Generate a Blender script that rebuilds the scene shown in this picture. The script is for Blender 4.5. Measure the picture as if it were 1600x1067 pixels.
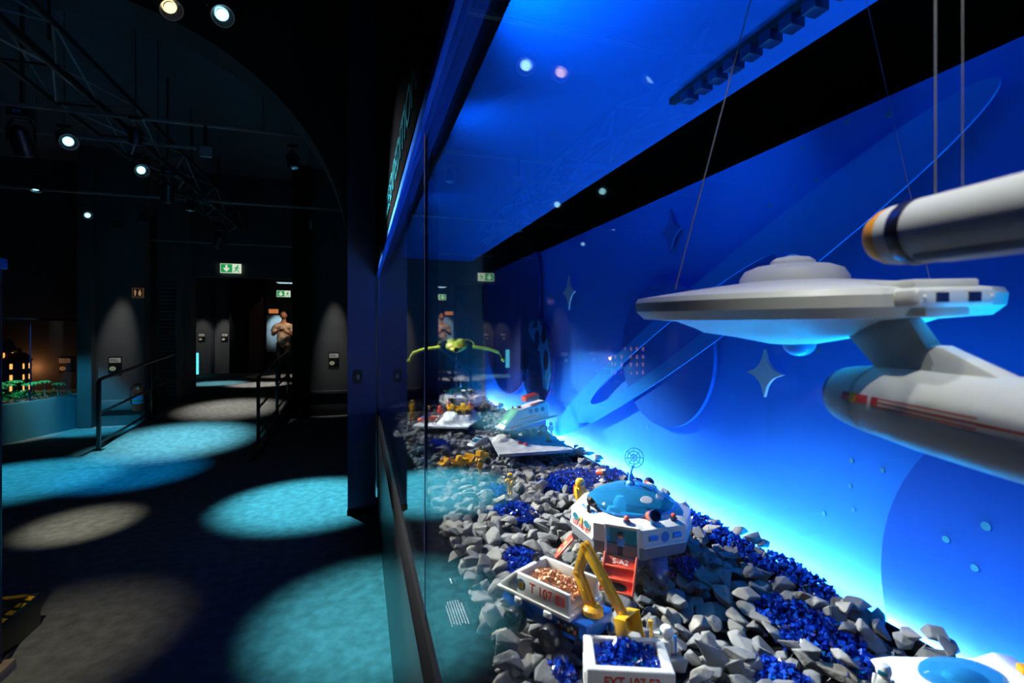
import bpy, bmesh, math, random
from mathutils import Vector, Matrix, Euler
import numpy as np
random.seed(7)
C = bpy.context.scene.collection
D = bpy.data
PI = math.pi
sin, cos, rad = math.sin, math.cos, math.radians
for o in list(D.objects):
    D.objects.remove(o)
SC = bpy.context.scene

# ------------------------------------------------------------------ camera, world, exposure
TH = math.atan(237 / 770)
cam = D.cameras.new('camera'); cam.sensor_width = 36; cam.lens = 36 * 770 / 1600
cam.shift_y = -13.5 / 1600
cam.clip_start = 0.02; cam.clip_end = 100
cam.dof.use_dof = True; cam.dof.focus_distance = 2.4; cam.dof.aperture_fstop = 3.4
co = D.objects.new('camera', cam); C.objects.link(co)
co.location = (0, 0, 1.65); co.rotation_euler = (PI / 2, 0, -TH)
SC.camera = co
SC.view_settings.view_transform = 'Standard'
SC.view_settings.look = 'None'
SC.view_settings.exposure = 0.0
SC.view_settings.gamma = 1.0
SC.view_settings.use_curve_mapping = False
w = D.worlds.new('world'); SC.world = w; w.use_nodes = True
w.node_tree.nodes['Background'].inputs[0].default_value = (0.25, 0.5, 1, 1)
w.node_tree.nodes['Background'].inputs[1].default_value = 0.0012
SC.cycles.max_bounces = 8
SC.cycles.transparent_max_bounces = 24
SC.cycles.sample_clamp_indirect = 4
SC.cycles.caustics_reflective = False
SC.cycles.caustics_refractive = False

LED, WASH = 175.0, 95.0
CYAN = (0.10, 0.66, 1.0); COOL = (0.55, 0.85, 1.0); WARM = (1.0, 0.86, 0.62); NEUT = (1.0, 0.93, 0.82)
BLUE = (0.0, 0.10, 1.0)

def spot(loc, target, power, color, size=40, blend=0.6, r=0.03):
    l = D.lights.new('spot_light', 'SPOT'); l.energy = power; l.color = color
    l.spot_size = rad(size); l.spot_blend = blend; l.shadow_soft_size = r
    o = D.objects.new('spot_light', l); C.objects.link(o)
    o.location = loc
    d = Vector(target) - Vector(loc)
    o.rotation_euler = d.to_track_quat('-Z', 'Y').to_euler()
    o['kind'] = 'helper'
    return o

# spot lamps: (lamp position, aim, power, colour, cone, blend, label tail)
LAMPS = [
    ((-0.977, 3.093, 3.40), (0.60, 1.75, 0.95), 950, (1.0, 0.88, 0.68), 36, .8, 'warm amber track spotlight at the top of the frame', True),
    ((-0.726, 3.072, 3.40), (0.46, 1.05, 0.95), 760, (0.97, 0.97, 0.90), 36, .8, 'white track spotlight turned sideways beside the warm one', True),
    ((-2.554, 5.517, 3.40), (0.62, 1.52, 1.00), 4300, (1.0, 0.97, 0.90), 15, .8, 'largest bright glowing spotlight on the left, above the long track', True),
    ((-2.254, 6.267, 3.40), (0.80, 2.90, 1.05), 3800, (0.95, 0.97, 1.0), 18, .8, 'bright glowing spotlight at the end of the long blue-lit track', True),
    ((-3.820, 7.527, 3.40), (-3.70, 6.95, 0.0), 1000, (.04, .62, 1.0), 38, .8, 'spotlight seen edge-on at the far left', True),
    ((-3.884, 8.900, 3.40), (0.68, 4.02, 1.08), 2500, (0.97, 0.97, 1.0), 15, .8, 'small tilted spotlight on the left, above the lowest one', True),
    ((-2.329, 8.099, 3.40), (-2.55, 8.30, 0.1), 1900, (0.16, 0.66, .86), 40, 1.0, 'round spotlight over the ramp, near the truss', True),
    ((-3.930, 9.95, 3.40), (-4.14, 10.45, 1.25), 190, NEUT, 22, 1.0, 'smallest farthest glowing spotlight, low on the left', True),
    ((-0.681, 5.674, 3.40), (-0.50, 5.22, 0.0), 2200, (.08, .60, .80), 30, .8, 'square shaded spotlight on a short bracket near the arch', False),
    ((-0.760, 8.779, 3.40), (-0.50, 10.49, 1.2), 30, NEUT, 18, 1.0, 'blue-rimmed spotlight hanging near the dark pier', False),
]
# ------------------------------------------------------------------ helpers
def new_mat(name):
    m = D.materials.new(name); m.use_nodes = True
    return m, m.node_tree, m.node_tree.nodes['Principled BSDF']

def mat(name, col, rough=0.5, metal=0.0, var=0.0, scale=8.0, bump=0.0, bscale=60.0, spec=0.5, coat=0.0, alpha=1.0, emit=None, es=0.0):
    m, nt, b = new_mat(name)
    b.inputs['Base Color'].default_value = (*col, 1)
    b.inputs['Roughness'].default_value = rough
    b.inputs['Metallic'].default_value = metal
    b.inputs['Specular IOR Level'].default_value = spec
    b.inputs['Coat Weight'].default_value = coat
    b.inputs['Alpha'].default_value = alpha
    if emit:
        b.inputs['Emission Color'].default_value = (*emit, 1); b.inputs['Emission Strength'].default_value = es
    tc = nt.nodes.new('ShaderNodeTexCoord')
    if var > 0:
        n = nt.nodes.new('ShaderNodeTexNoise'); n.inputs['Scale'].default_value = scale; n.inputs['Detail'].default_value = 6
        r = nt.nodes.new('ShaderNodeValToRGB')
        r.color_ramp.elements[0].position = .3; r.color_ramp.elements[1].position = .7
        r.color_ramp.elements[0].color = (*[c * (1 - var) for c in col], 1)
        r.color_ramp.elements[1].color = (*[min(1, c * (1 + var)) for c in col], 1)
        nt.links.new(tc.outputs['Object'], n.inputs['Vector']); nt.links.new(n.outputs['Fac'], r.inputs['Fac'])
        nt.links.new(r.outputs['Color'], b.inputs['Base Color'])
    if bump > 0:
        n = nt.nodes.new('ShaderNodeTexNoise'); n.inputs['Scale'].default_value = bscale; n.inputs['Detail'].default_value = 5
        u = nt.nodes.new('ShaderNodeBump'); u.inputs['Strength'].default_value = bump; u.inputs['Distance'].default_value = 0.01
        nt.links.new(tc.outputs['Object'], n.inputs['Vector']); nt.links.new(n.outputs['Fac'], u.inputs['Height'])
        nt.links.new(u.outputs['Normal'], b.inputs['Normal'])
    return m

def glassy(name, tint, base=0.05, rough=0.02, body=0.0, bcol=(1, 1, 1)):
    """clear sheet: transparent with a Fresnel-like mirror on top (same from both sides)"""
    m = D.materials.new(name); m.use_nodes = True; nt = m.node_tree; nt.nodes.clear()
    out = nt.nodes.new('ShaderNodeOutputMaterial')
    tr = nt.nodes.new('ShaderNodeBsdfTransparent'); tr.inputs[0].default_value = (*tint, 1)
    gl = nt.nodes.new('ShaderNodeBsdfGlossy'); gl.inputs['Roughness'].default_value = rough
    gl.inputs['Color'].default_value = (1, 1, 1, 1)
    lw = nt.nodes.new('ShaderNodeLayerWeight'); lw.inputs['Blend'].default_value = 0.5
    p = nt.nodes.new('ShaderNodeMath'); p.operation = 'POWER'; p.inputs[1].default_value = 5
    q = nt.nodes.new('ShaderNodeMath'); q.operation = 'MULTIPLY_ADD'; q.inputs[1].default_value = 1 - base; q.inputs[2].default_value = base
    mx = nt.nodes.new('ShaderNodeMixShader')
    nt.links.new(lw.outputs['Facing'], p.inputs[0]); nt.links.new(p.outputs[0], q.inputs[0])
    nt.links.new(q.outputs[0], mx.inputs[0]); nt.links.new(tr.outputs[0], mx.inputs[1]); nt.links.new(gl.outputs[0], mx.inputs[2])
    last = mx
    if body > 0:
        df = nt.nodes.new('ShaderNodeBsdfDiffuse'); df.inputs[0].default_value = (*bcol, 1)
        m2 = nt.nodes.new('ShaderNodeMixShader'); m2.inputs[0].default_value = body
        nt.links.new(mx.outputs[0], m2.inputs[1]); nt.links.new(df.outputs[0], m2.inputs[2]); last = m2
    nt.links.new(last.outputs[0], out.inputs[0])
    return m

def emis(name, col, s):
    m = D.materials.new(name); m.use_nodes = True; nt = m.node_tree; nt.nodes.clear()
    out = nt.nodes.new('ShaderNodeOutputMaterial'); e = nt.nodes.new('ShaderNodeEmission')
    e.inputs[0].default_value = (*col, 1); e.inputs[1].default_value = s
    nt.links.new(e.outputs[0], out.inputs[0]); return m

M = {}
M['floor'] = mat('carpet', (.21, .215, .215), .95, var=.26, scale=13, bump=.8, bscale=120, spec=.1)
M['wall'] = mat('dark_wall_paint', (.060, .065, .085), .75, var=.12, scale=1.5, bump=.1, bscale=90, spec=.2)
M['wall2'] = mat('grey_wall_paint', (.085, .09, .10), .8, var=.1, scale=2, bump=.1, bscale=90, spec=.2)
M['ceil'] = mat('black_ceiling', (.09, .10, .13), .9, bump=.1, spec=.1)
M['black'] = mat('black_paint', (.008, .009, .011), .9, spec=0.0)
M['blackgloss'] = mat('black_gloss_panel', (.012, .014, .016), .28, spec=.3, bump=.02, bscale=30)
M['blackmetal'] = mat('black_metal', (.045, .045, .05), .35, metal=.6)
M['frame'] = mat('frame_grey_metal', (.32, .33, .36), .38, metal=.25, bump=.05, bscale=200)
M['blue_wall'] = mat('blue_mural_wall', (.012, .19, .74), .6, spec=.1)
M['blue_disc'] = mat('blue_cutout', (.005, .085, .46), .5, spec=.15)
M['blue_dark'] = mat('dark_blue_cutout', (.004, .028, .22), .45, spec=.35)
M['blue_ring'] = mat('light_blue_cutout', (.012, .27, .80), .5, spec=.1)
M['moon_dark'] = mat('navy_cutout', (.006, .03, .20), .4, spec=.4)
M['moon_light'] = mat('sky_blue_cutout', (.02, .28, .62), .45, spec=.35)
M['moon_spot'] = mat('deep_navy_cutout', (.003, .012, .09), .45, spec=.35)
M['star_grey'] = mat('pale_star', (.48, .66, .66), .4)
M['star_blue'] = mat('blue_star', (.01, .12, .45), .45)
M['dot'] = mat('green_dot', (.01, .25, .42), .6)
M['canopy'] = mat('canopy_panel', (.012, .12, .50), .7, spec=.05)
M['rail_blue'] = mat('blue_glow_rail', (.04, .17, .85), .6, spec=0.0, bump=.05, bscale=200)  # blue light falling on the metal rails is put into the base colour
M['glass'] = glassy('clear_glass', (.96, .985, 1.0), .05)
M['white'] = mat('white_plastic', (.80, .81, .78), .32, coat=.2)
M['cream'] = mat('cream_plastic', (.78, .75, .66), .35, coat=.2)
M['shipwhite'] = mat('ship_white', (.74, .77, .72), .42, var=.04, scale=12)
M['shipgrey'] = mat('ship_grey', (.42, .44, .42), .45)
M['grey'] = mat('grey_plastic', (.16, .17, .19), .45)
M['lgrey'] = mat('light_grey_board', (.42, .46, .47), .6)
M['snow'] = mat('moon_dust', (.70, .72, .70), .9, var=.2, scale=14, bump=.8, bscale=40)
M['sand'] = mat('moon_sand', (.60, .57, .49), .9, var=.25, scale=14, bump=.8, bscale=40)
M['yellow'] = mat('yellow_plastic', (.86, .46, .02), .35, coat=.2)
M['orange'] = mat('orange_plastic', (1.0, .42, .01), .45, spec=.3)
M['red'] = mat('red_plastic', (.78, .06, .03), .35, coat=.2)
M['coral'] = mat('coral_red_plastic', (.88, .13, .06), .35, coat=.2)
M['bluep'] = mat('blue_plastic', (.01, .13, .62), .32, coat=.2)
M['lblue'] = mat('light_blue_plastic', (.06, .34, .85), .35)
M['navy'] = mat('navy_plastic', (.01, .02, .08), .35)
M['blk'] = mat('black_plastic', (.012, .012, .014), .28, coat=.2)
M['tealdark'] = mat('teal_window', (.01, .16, .24), .2, coat=.4)
M['teal'] = mat('teal_interior', (.18, .78, .84), .5)
M['skin'] = mat('toy_skin', (.80, .45, .28), .45)
M['ired'] = mat('red_print', (.65, .04, .02), .5)
M['iblue'] = mat('blue_print', (.02, .22, .62), .5)
M['iorange'] = mat('orange_print', (.85, .25, .06), .5)
M['iwhite'] = mat('white_print', (.80, .82, .82), .5)
M['green'] = mat('olive_green_plastic', (.42, .50, .04), .38, coat=.2)
M['dgreen'] = mat('dark_olive_plastic', (.16, .22, .02), .45)
M['chrome'] = mat('chrome', (.8, .8, .82), .15, metal=1)
M['dome'] = glassy('blue_clear_plastic', (.22, .66, .95), .10, .05, .30, (.03, .32, .72))
M['bluelegs'] = glassy('smoke_blue_plastic', (.30, .55, .80), .16, .1, .25, (.12, .22, .34))
M['greenglass'] = glassy('green_clear_plastic', (.55, .85, .62), .08, .05, .25, (.25, .55, .30))
M['copper'] = mat('copper_chips', (.72, .33, .16), .4, metal=.35, var=.35, scale=60)
M['chips'] = None
M['wood'] = mat('pale_wood', (.42, .30, .21), .55, var=.15, scale=20)
M['tape_y'] = mat('hazard_yellow', (.90, .48, .02), .5)
M['brown'] = mat('brown_strip', (.16, .08, .05), .6)
M['teal_panel'] = mat('teal_case_panel', (.08, .30, .40), .5)
M['exit_green'] = emis('exit_green', (.01, .30, .08), 1.0)
M['exit_white'] = emis('exit_white', (.85, 1.0, .75), 0.75)
M['lens'] = emis('lamp_lens_cool', (.40, .85, 1.0), 2.6)
M['lenswarm'] = emis('lamp_lens_warm', (1.0, .66, .34), 2.2)
M['reflector'] = mat('lamp_reflector', (.75, .85, .9), .18, metal=.9)
M['winlit'] = emis('lit_window', (1.0, .42, .10), 1.6)
M['plaque_face'] = mat('plaque_print', (.80, .80, .76), .5, var=.15, scale=40)
M['plaque_yel'] = mat('plaque_badge', (.95, .93, .60), .5)
M['housewall'] = mat('house_wall', (.08, .12, .30), .7, var=.15)
M['houseroof'] = mat('house_roof', (.12, .02, .02), .7)
M['leaf'] = mat('toy_leaf', (.03, .45, .13), .5, var=.3, scale=30)
M['trunk'] = mat('toy_trunk', (.35, .45, .45), .6)
M['clutter'] = None
M['trouser'] = mat('dark_trousers', (.03, .035, .05), .8)
M['shirt'] = mat('patterned_shirt', (.62, .60, .56), .85, var=.55, scale=9)
M['pskin'] = mat('skin', (.46, .24, .15), .55)
M['hair'] = mat('short_hair', (.05, .03, .02), .7)
M['string'] = mat('nylon_string', (.16, .17, .15), .4)
M['poster'] = mat('pale_poster', (.7, .72, .75), .6, var=.2, scale=5)
M['curtain'] = mat('red_brown_panel', (.16, .05, .035), .7)
M['letters'] = mat('fascia_letters', (.02, .12, .16), .8, spec=0)

def rock_mat():
    m, nt, b = new_mat('basalt_rock')
    oi = nt.nodes.new('ShaderNodeObjectInfo'); tc = nt.nodes.new('ShaderNodeTexCoord')
    ge = nt.nodes.new('ShaderNodeNewGeometry')
    add = nt.nodes.new('ShaderNodeMath'); add.operation = 'ADD'
    fr = nt.nodes.new('ShaderNodeMath'); fr.operation = 'FRACT'
    nt.links.new(oi.outputs['Random'], add.inputs[0]); nt.links.new(ge.outputs['Random Per Island'], add.inputs[1]); nt.links.new(add.outputs[0], fr.inputs[0])
    r = nt.nodes.new('ShaderNodeValToRGB')
    r.color_ramp.elements[0].color = (.105, .108, .112, 1); r.color_ramp.elements[1].color = (.29, .27, .235, 1)
    e = r.color_ramp.elements.new(.5); e.color = (.19, .195, .20, 1)
    nt.links.new(fr.outputs[0], r.inputs['Fac'])
    n = nt.nodes.new('ShaderNodeTexNoise'); n.inputs['Scale'].default_value = 45; n.inputs['Detail'].default_value = 8
    nt.links.new(tc.outputs['Object'], n.inputs['Vector'])
    mx = nt.nodes.new('ShaderNodeMix'); mx.data_type = 'RGBA'; mx.blend_type = 'MULTIPLY'; mx.inputs[0].default_value = .55
    mp = nt.nodes.new('ShaderNodeMapRange'); mp.inputs[3].default_value = .55; mp.inputs[4].default_value = 1.45
    nt.links.new(n.outputs['Fac'], mp.inputs[0])
    nt.links.new(r.outputs['Color'], mx.inputs[6]); nt.links.new(mp.outputs[0], mx.inputs[7]); nt.links.new(mx.outputs[2], b.inputs['Base Color'])
    n2 = nt.nodes.new('ShaderNodeTexNoise'); n2.inputs['Scale'].default_value = 70; n2.inputs['Detail'].default_value = 6
    u = nt.nodes.new('ShaderNodeBump'); u.inputs['Strength'].default_value = .5; u.inputs['Distance'].default_value = .004
    nt.links.new(tc.outputs['Object'], n2.inputs['Vector']); nt.links.new(n2.outputs['Fac'], u.inputs['Height']); nt.links.new(u.outputs['Normal'], b.inputs['Normal'])
    b.inputs['Roughness'].default_value = .78
    return m
M['rock'] = rock_mat()
def island_mat(name, stops, rough, spec=.5, alpha=1.0):
    m, nt, b = new_mat(name)
    ge = nt.nodes.new('ShaderNodeNewGeometry'); r = nt.nodes.new('ShaderNodeValToRGB')
    r.color_ramp.interpolation = 'CONSTANT' if len(stops) > 3 else 'LINEAR'
    r.color_ramp.elements[0].color = (*stops[0], 1); r.color_ramp.elements[1].color = (*stops[-1], 1)
    for i in range(1, len(stops) - 1):
        e = r.color_ramp.elements.new(i / (len(stops) - 1)); e.color = (*stops[i], 1)
    nt.links.new(ge.outputs['Random Per Island'], r.inputs['Fac']); nt.links.new(r.outputs['Color'], b.inputs['Base Color'])
    b.inputs['Roughness'].default_value = rough; b.inputs['Specular IOR Level'].default_value = spec
    return m
M['chips'] = island_mat('blue_glass_chips', [(.001, .004, .07), (.003, .02, .30), (.012, .09, .62)], .10, .8)
M['clutter'] = island_mat('mixed_toy_colours', [(.5, .12, .02), (.05, .3, .08), (.5, .45, .35), (.02, .15, .2), (.4, .25, .03), (.1, .35, .05)], .5)

class MB:
    def __init__(s): s.v = []; s.f = []
    def add(s, vs, fs, T=None):
        k = len(s.v)
        if T is not None: vs = [T @ Vector(p) for p in vs]
        s.v += [tuple(p) for p in vs]; s.f += [tuple(i + k for i in f) for f in fs]; return s
    def box(s, x0, x1, y0, y1, z0, z1, T=None):
        return s.add([(x0, y0, z0), (x1, y0, z0), (x1, y1, z0), (x0, y1, z0), (x0, y0, z1), (x1, y0, z1), (x1, y1, z1), (x0, y1, z1)],
                     [(0, 3, 2, 1), (4, 5, 6, 7), (0, 1, 5, 4), (1, 2, 6, 5), (2, 3, 7, 6), (3, 0, 4, 7)], T)
    def prism(s, poly, a, b, axis='z', T=None):
        n = len(poly)
        def P(p, h):
            return {'z': (p[0], p[1], h), 'y': (p[0], h, p[1]), 'x': (h, p[0], p[1])}[axis]
        vs = [P(p, a) for p in poly] + [P(p, b) for p in poly]
        fs = [tuple(range(n))[::-1], tuple(range(n, 2 * n))] + [(i, (i + 1) % n, n + (i + 1) % n, n + i) for i in range(n)]
        return s.add(vs, fs, T)
    def lathe(s, prof, n=24, T=None, cap=True):
        vs = []; fs = []
        for r, z in prof:
            for k in range(n):
                a = 2 * PI * k / n; vs.append((r * cos(a), r * sin(a), z))
        m = len(prof)
        for j in range(m - 1):
            for k in range(n):
                fs.append((j * n + k, j * n + (k + 1) % n, (j + 1) * n + (k + 1) % n, (j + 1) * n + k))
        if cap:
            fs.append(tuple(range(n))[::-1]); fs.append(tuple((m - 1) * n + k for k in range(n)))
        return s.add(vs, fs, T)
    def tube(s, a, b, r, r2=None, n=10):
        a = Vector(a); b = Vector(b); d = b - a
        T = Matrix.Translation(a) @ d.to_track_quat('Z', 'Y').to_matrix().to_4x4()
        return s.lathe([(r, 0), (r if r2 is None else r2, d.length)], n, T)
    def path(s, pts, r, n=8):
        pts = [Vector(p) for p in pts]; rings = []; k0 = len(s.v)
        for i, p in enumerate(pts):
            d = (pts[min(i + 1, len(pts) - 1)] - pts[max(i - 1, 0)]).normalized()
            q = d.to_track_quat('Z', 'Y')
            for k in range(n):
                a = 2 * PI * k / n; s.v.append(tuple(p + q @ Vector((r * cos(a), r * sin(a), 0))))
        for j in range(len(pts) - 1):
            for k in range(n):
                s.f.append((k0 + j * n + k, k0 + j * n + (k + 1) % n, k0 + (j + 1) * n + (k + 1) % n, k0 + (j + 1) * n + k))
        s.f.append(tuple(k0 + k for k in range(n))[::-1]); s.f.append(tuple(k0 + (len(pts) - 1) * n + k for k in range(n)))
        return s
    def ball(s, c, r, n=16, m=10, T=None):
        if not hasattr(r, '__len__'): r = (r, r, r)
        S = Matrix.Translation(Vector(c)) @ Matrix.Diagonal((*r, 1))
        if T is not None: S = T @ S
        prof = [(max(sin(PI * j / m), 0.02), -cos(PI * j / m)) for j in range(m + 1)]
        return s.lathe(prof, n, S)
    def build(s, name, m, parent=None, smooth=False, bevel=0.0, seg=2, kind=None):
        me = D.meshes.new(name); me.from_pydata(s.v, [], s.f)
        bm = bmesh.new(); bm.from_mesh(me)
        bmesh.ops.recalc_face_normals(bm, faces=bm.faces)
        if bevel:
            es = [e for e in bm.edges if len(e.link_faces) == 2 and e.calc_face_angle(0) > 0.5]
            bmesh.ops.bevel(bm, geom=es, offset=bevel, segments=seg, affect='EDGES', profile=.5, clamp_overlap=True)
        if smooth or bevel:
            for f in bm.faces: f.smooth = True
            for e in bm.edges:
                if len(e.link_faces) == 2 and e.calc_face_angle(0) > (0.6 if smooth else 0.5) and not (bevel and False): e.smooth = False
        bm.to_mesh(me); bm.free()
        me.materials.append(m)
        o = D.objects.new(name, me); C.objects.link(o); o.parent = parent
        if kind: o['kind'] = kind
        return o

def thing(name, loc, rz=0, label='', cat='', group=None, rot=None):
    o = D.objects.new(name, None); C.objects.link(o); o.empty_display_size = .05
    o.location = loc; o.rotation_euler = rot if rot else (0, 0, rz)
    o['label'] = label; o['category'] = cat
    if group: o['group'] = group
    return o
def tag(o, label, cat, group=None, kind=None):
    o['label'] = label; o['category'] = cat
    if group: o['group'] = group
    if kind: o['kind'] = kind
    return o
def struct(name, mb, m, bevel=0, smooth=False):
    o = mb.build(name, m, None, bevel=bevel, smooth=smooth); o['kind'] = 'structure'; return o
def text(name, body, size, m, parent, loc, rot, ext=.0006, align='CENTER', sx=1.0):
    c = D.curves.new(name, 'FONT'); c.body = body; c.size = size; c.extrude = ext; c.align_x = align; c.offset = size * .012; c.align_y = 'CENTER'
    c.resolution_u = 3; c.materials.append(m)
    tmp = D.objects.new(name, c); me = D.meshes.new_from_object(tmp); D.objects.remove(tmp); me.name = name
    o = D.objects.new(name, me); C.objects.link(o); o.parent = parent; o.location = loc; o.rotation_euler = rot; o.scale = (sx, 1, 1)
    return o
def kids(o): return [c for c in D.objects if c.parent == o]
def copy_tree(o, parent=None, cache=None):
    c = o.copy(); C.objects.link(c); c.parent = parent
    for ch in kids(o): copy_tree(ch, c)
    return c
def RZ(a): return Matrix.Rotation(a, 4, 'Z')
def RX(a): return Matrix.Rotation(a, 4, 'X')
def RY(a): return Matrix.Rotation(a, 4, 'Y')
def TR(x, y, z): return Matrix.Translation((x, y, z))

# ------------------------------------------------------------------ room shell
struct('floor', MB().box(-8, 2.4, -3, 20, -.1, 0), M['floor'])
struct('ceiling', MB().box(-8, 2.4, -3, 20, 4.9, 5.0), M['ceil'])
struct('wall_left', MB().box(-8, -7.9, -3, 20, 0, 4.9), M['wall'])
struct('wall_right', MB().box(2.3, 2.4, -3, 20, 0, 4.9), M['ceil'])
struct('wall_back', MB().box(-8, 2.4, -3.1, -3, 0, 4.9), M['wall'])
struct('wall_far', MB().box(-8, 2.4, 18.3, 18.4, 0, 4.9), M['wall2'])
# ramp and upper floor
RX0, RX1 = -3.42, -1.37
def ramp_z(y): return max(0, min(.42, (y - 7.25) / (12.3 - 7.25) * .42))
rp = MB(); rp.prism([(7.25, 0), (12.3, 0), (12.3, .42), (7.25, .004)], RX0, RX1, axis='x')
tag(rp.build('ramp', M['floor']), 'carpeted ramp rising between two black handrails', 'ramp')
struct('floor_upper', MB().box(-5.6, -.96, 12.3, 18.3, 0, .42), M['floor'])
# brown edge strip on the right ramp edge
tag(MB().prism([(7.0, 0), (8.2, 0), (8.2, .10), (7.0, .02)], RX1 + .004, RX1 + .05, axis='x').build('ramp_edge_strip', M['brown'], bevel=.004),
    'brown wedge strip along the right foot of the ramp', 'edge strip')
# walls beyond the arch
struct('wall_center', MB().box(-.95, 2.3, 10.5, 10.7, 0, 4.9), M['wall2'])
struct('baseboard_center', MB().box(-.95, .1, 10.45, 10.5, .0, .42).box(-.95, .1, 10.42, 10.5, .42, .50), M['wall2'], bevel=.008)
struct('trim_center_pier', MB().box(-1.25, -.95, 10.3, 11.3, 0, 4.9), M['black'])
struct('wall_lintel', MB().box(-3.65, -1.0, 11.42, 11.6, 2.80, 4.9), M['wall'])
struct('trim_left_pier', MB().box(-3.66, -3.24, 11.3, 11.65, 0, 4.9), M['wall2'])
struct('wall_plaque_left', MB().box(-4.45, -3.72, 10.45, 10.7, 0, 4.9), M['wall2'])
struct('trim_pilaster', MB().box(-4.66, -4.45, 10.30, 10.7, 0, 4.9), M['wall2'], bevel=.01)
struct('wall_diorama', MB().box(-7.9, -4.66, 11.42, 11.6, 0, 4.9), M['wall'])
struct('wall_recess', MB().box(-3.72, -3.30, 11.0, 11.1, 0, 4.9), M['wall2'])
struct('trim_box_low', MB().box(-4.40, -3.73, 10.38, 10.445, .28, .46), M['wall2'], bevel=.01)
struct('wall_corridor_right', MB().box(-.96, -.8, 10.7, 18.3, 0, 4.9), M['wall'])
struct('wall_corridor_left', MB().box(-5.7, -5.55, 11.6, 18.3, 0, 4.9), M['wall'])
struct('wall_corridor_niche', MB().box(-5.55, -3.82, 17.15, 17.4, .42, 4.9), M['wall2'])
struct('wall_corridor_dark', MB().box(-3.82, -2.88, 16.9, 17.3, .42, 4.9), M['black'])
struct('trim_corridor_pilaster', MB().box(-4.36, -4.28, 17.05, 17.15, .42, 4.9), M['wall'])
struct('baseboard_far', MB().box(-2.4, -1.0, 18.2, 18.3, .42, .72), M['wall2'], bevel=.01)
# louvre slats in the recess
lv = thing('louvre_grille', (-3.5, 10.98, 0), 0, 'dark louvred grille in the recess right of the fire extinguisher', 'grille')
sl = MB().box(-.15, .12, -.03, 0, 0, .03).build('slat', M['wall2'], lv, bevel=.004); sl.location.z = .4
for k in range(1, 30):
    c = sl.copy(); C.objects.link(c); c.location.z = .4 + k * .075
struct('trim_recess_strip', MB().box(-3.39, -3.30, 10.92, 10.99, 0, 2.4), M['wall2'])

# arch wall at Y 4.7
AX, AZ, AA, AB = -2.42, 2.35, 2.31, 2.05
arc = [(AX + AA * cos(t), AZ + AB * sin(t)) for t in [PI * k / 48 for k in range(49)]]
right = arc[:25]; left = arc[24:]
aw = MB()
def strip(pts, y0, y1, top=4.9):
    for (x0, z0), (x1, z1) in zip(pts[:-1], pts[1:]):
        aw.add([(x0, y0, z0), (x1, y0, z1), (x1, y0, top), (x0, y0, top), (x0, y1, z0), (x1, y1, z1), (x1, y1, top), (x0, y1, top)],
               [(0, 1, 2, 3), (4, 7, 6, 5), (0, 4, 5, 1)])
strip(arc, 4.7, 5.15)
struct('wall_arch', aw, M['wall'])
struct('trim_arch_pier_right', MB().box(AX + AA, .135, 4.7, 5.15, 0, 4.9), mat('pier_blue_spill', (.12, .16, .34), .8, spec=.1))  # blue light spilling from the case is strengthened in the base colour
struct('trim_arch_pier_foot', MB().box(AX + AA - .004, .133, 4.685, 4.70, 0, .05), M['black'])
struct('trim_arch_pier_left', MB().box(-7.9, AX - AA, 4.7, 5.15, 0, 4.9), M['wall'])
struct('wall_over_case', MB().box(.135, 2.3, 4.7, 5.15, 2.80, 4.9).box(.245, 2.3, -3, 4.7, 2.80, 2.86), M['ceil'])
sw = thing('wall_switch', (-.02, 4.69, 1.25), 0, 'small dark switch plate on the black arch pier', 'switch plate')
MB().box(-.04, .04, -.008, 0.008, -.06, .06).build('plate', M['wall2'], sw, bevel=.003)
MB().box(-.012, .012, -.016, -.008, -.02, .02).build('button', M['frame'], sw, bevel=.002)

# ------------------------------------------------------------------ big display case (right)
GX = .157
base = MB().box(.150, .22, -1.2, 4.7, 0, .80)
tag(base.build('display_plinth', M['blackgloss']), 'long glossy black plinth under the big glass display case', 'plinth')
tag(MB().box(.146, .180, -1.2, 4.69, .80, .935).build('case_sill', M['black'], bevel=.006), 'long black sill rail under the case glass', 'sill')
tag(MB().box(.181, .292, -1.2, 5.4, .86, .90).build('case_ledge', M['black'], bevel=.004), 'flat black inner ledge between glass and stones', 'ledge')
def pane(y0, y1, label):
    o = MB().box(GX - .003, GX + .003, y0, y1, .936, 2.19).build('glass_pane', M['glass']); o['kind'] = 'structure'; o.name = 'window_1' if y0 < 0 else 'window_2'
pane(-1.2, 1.236, ''); pane(1.244, 4.69, '')
struct('trim_glass_joint', MB().box(GX - .004, GX + .004, 1.2365, 1.2435, .936, 2.16), M['navy'])
tag(MB().box(.141, .1535, -1.2, 4.69, 2.165, 2.20).build('top_rail', M['rail_blue'], bevel=.002), 'outer blue-lit metal rail along the top of the case glass', 'rail')
tag(MB().box(.1605, .194, -1.2, 4.69, 2.165, 2.20).build('top_rail', M['rail_blue'], bevel=.002), 'inner wider blue-lit metal rail inside the case glass', 'rail')
fa = thing('fascia', (.138, 0, 2.2), 0, 'black fascia panel above the case glass with faint lettering', 'fascia')
MB().box(0, .10, -1.2, 4.69, .0, .595).build('panel', M['black'], fa)
text('lettering', 'SPACE EXPEDITION', .155, M['letters'], fa, (-.002, 2.15, .112), (PI / 2, 0, -PI / 2), ext=.002, sx=1.35)
struct('ceiling_case', MB().box(.24, 1.19, -1.2, 5.42, 2.45, 2.50), M['canopy'])
struct('ceiling_gap', MB().box(1.0, 2.3, -3, 5.5, 2.76, 2.80), M['black'])
struct('wall_case_end', MB().box(.165, 2.3, 5.45, 5.6, 0, 4.9), M['wall2'])
struct('wall_mural', MB().box(1.36, 1.42, -1.2, 5.45, .70, 2.287), M['blue_wall'])
for yy_ in (1.15, 2.6, 4.05):
    pass
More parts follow.
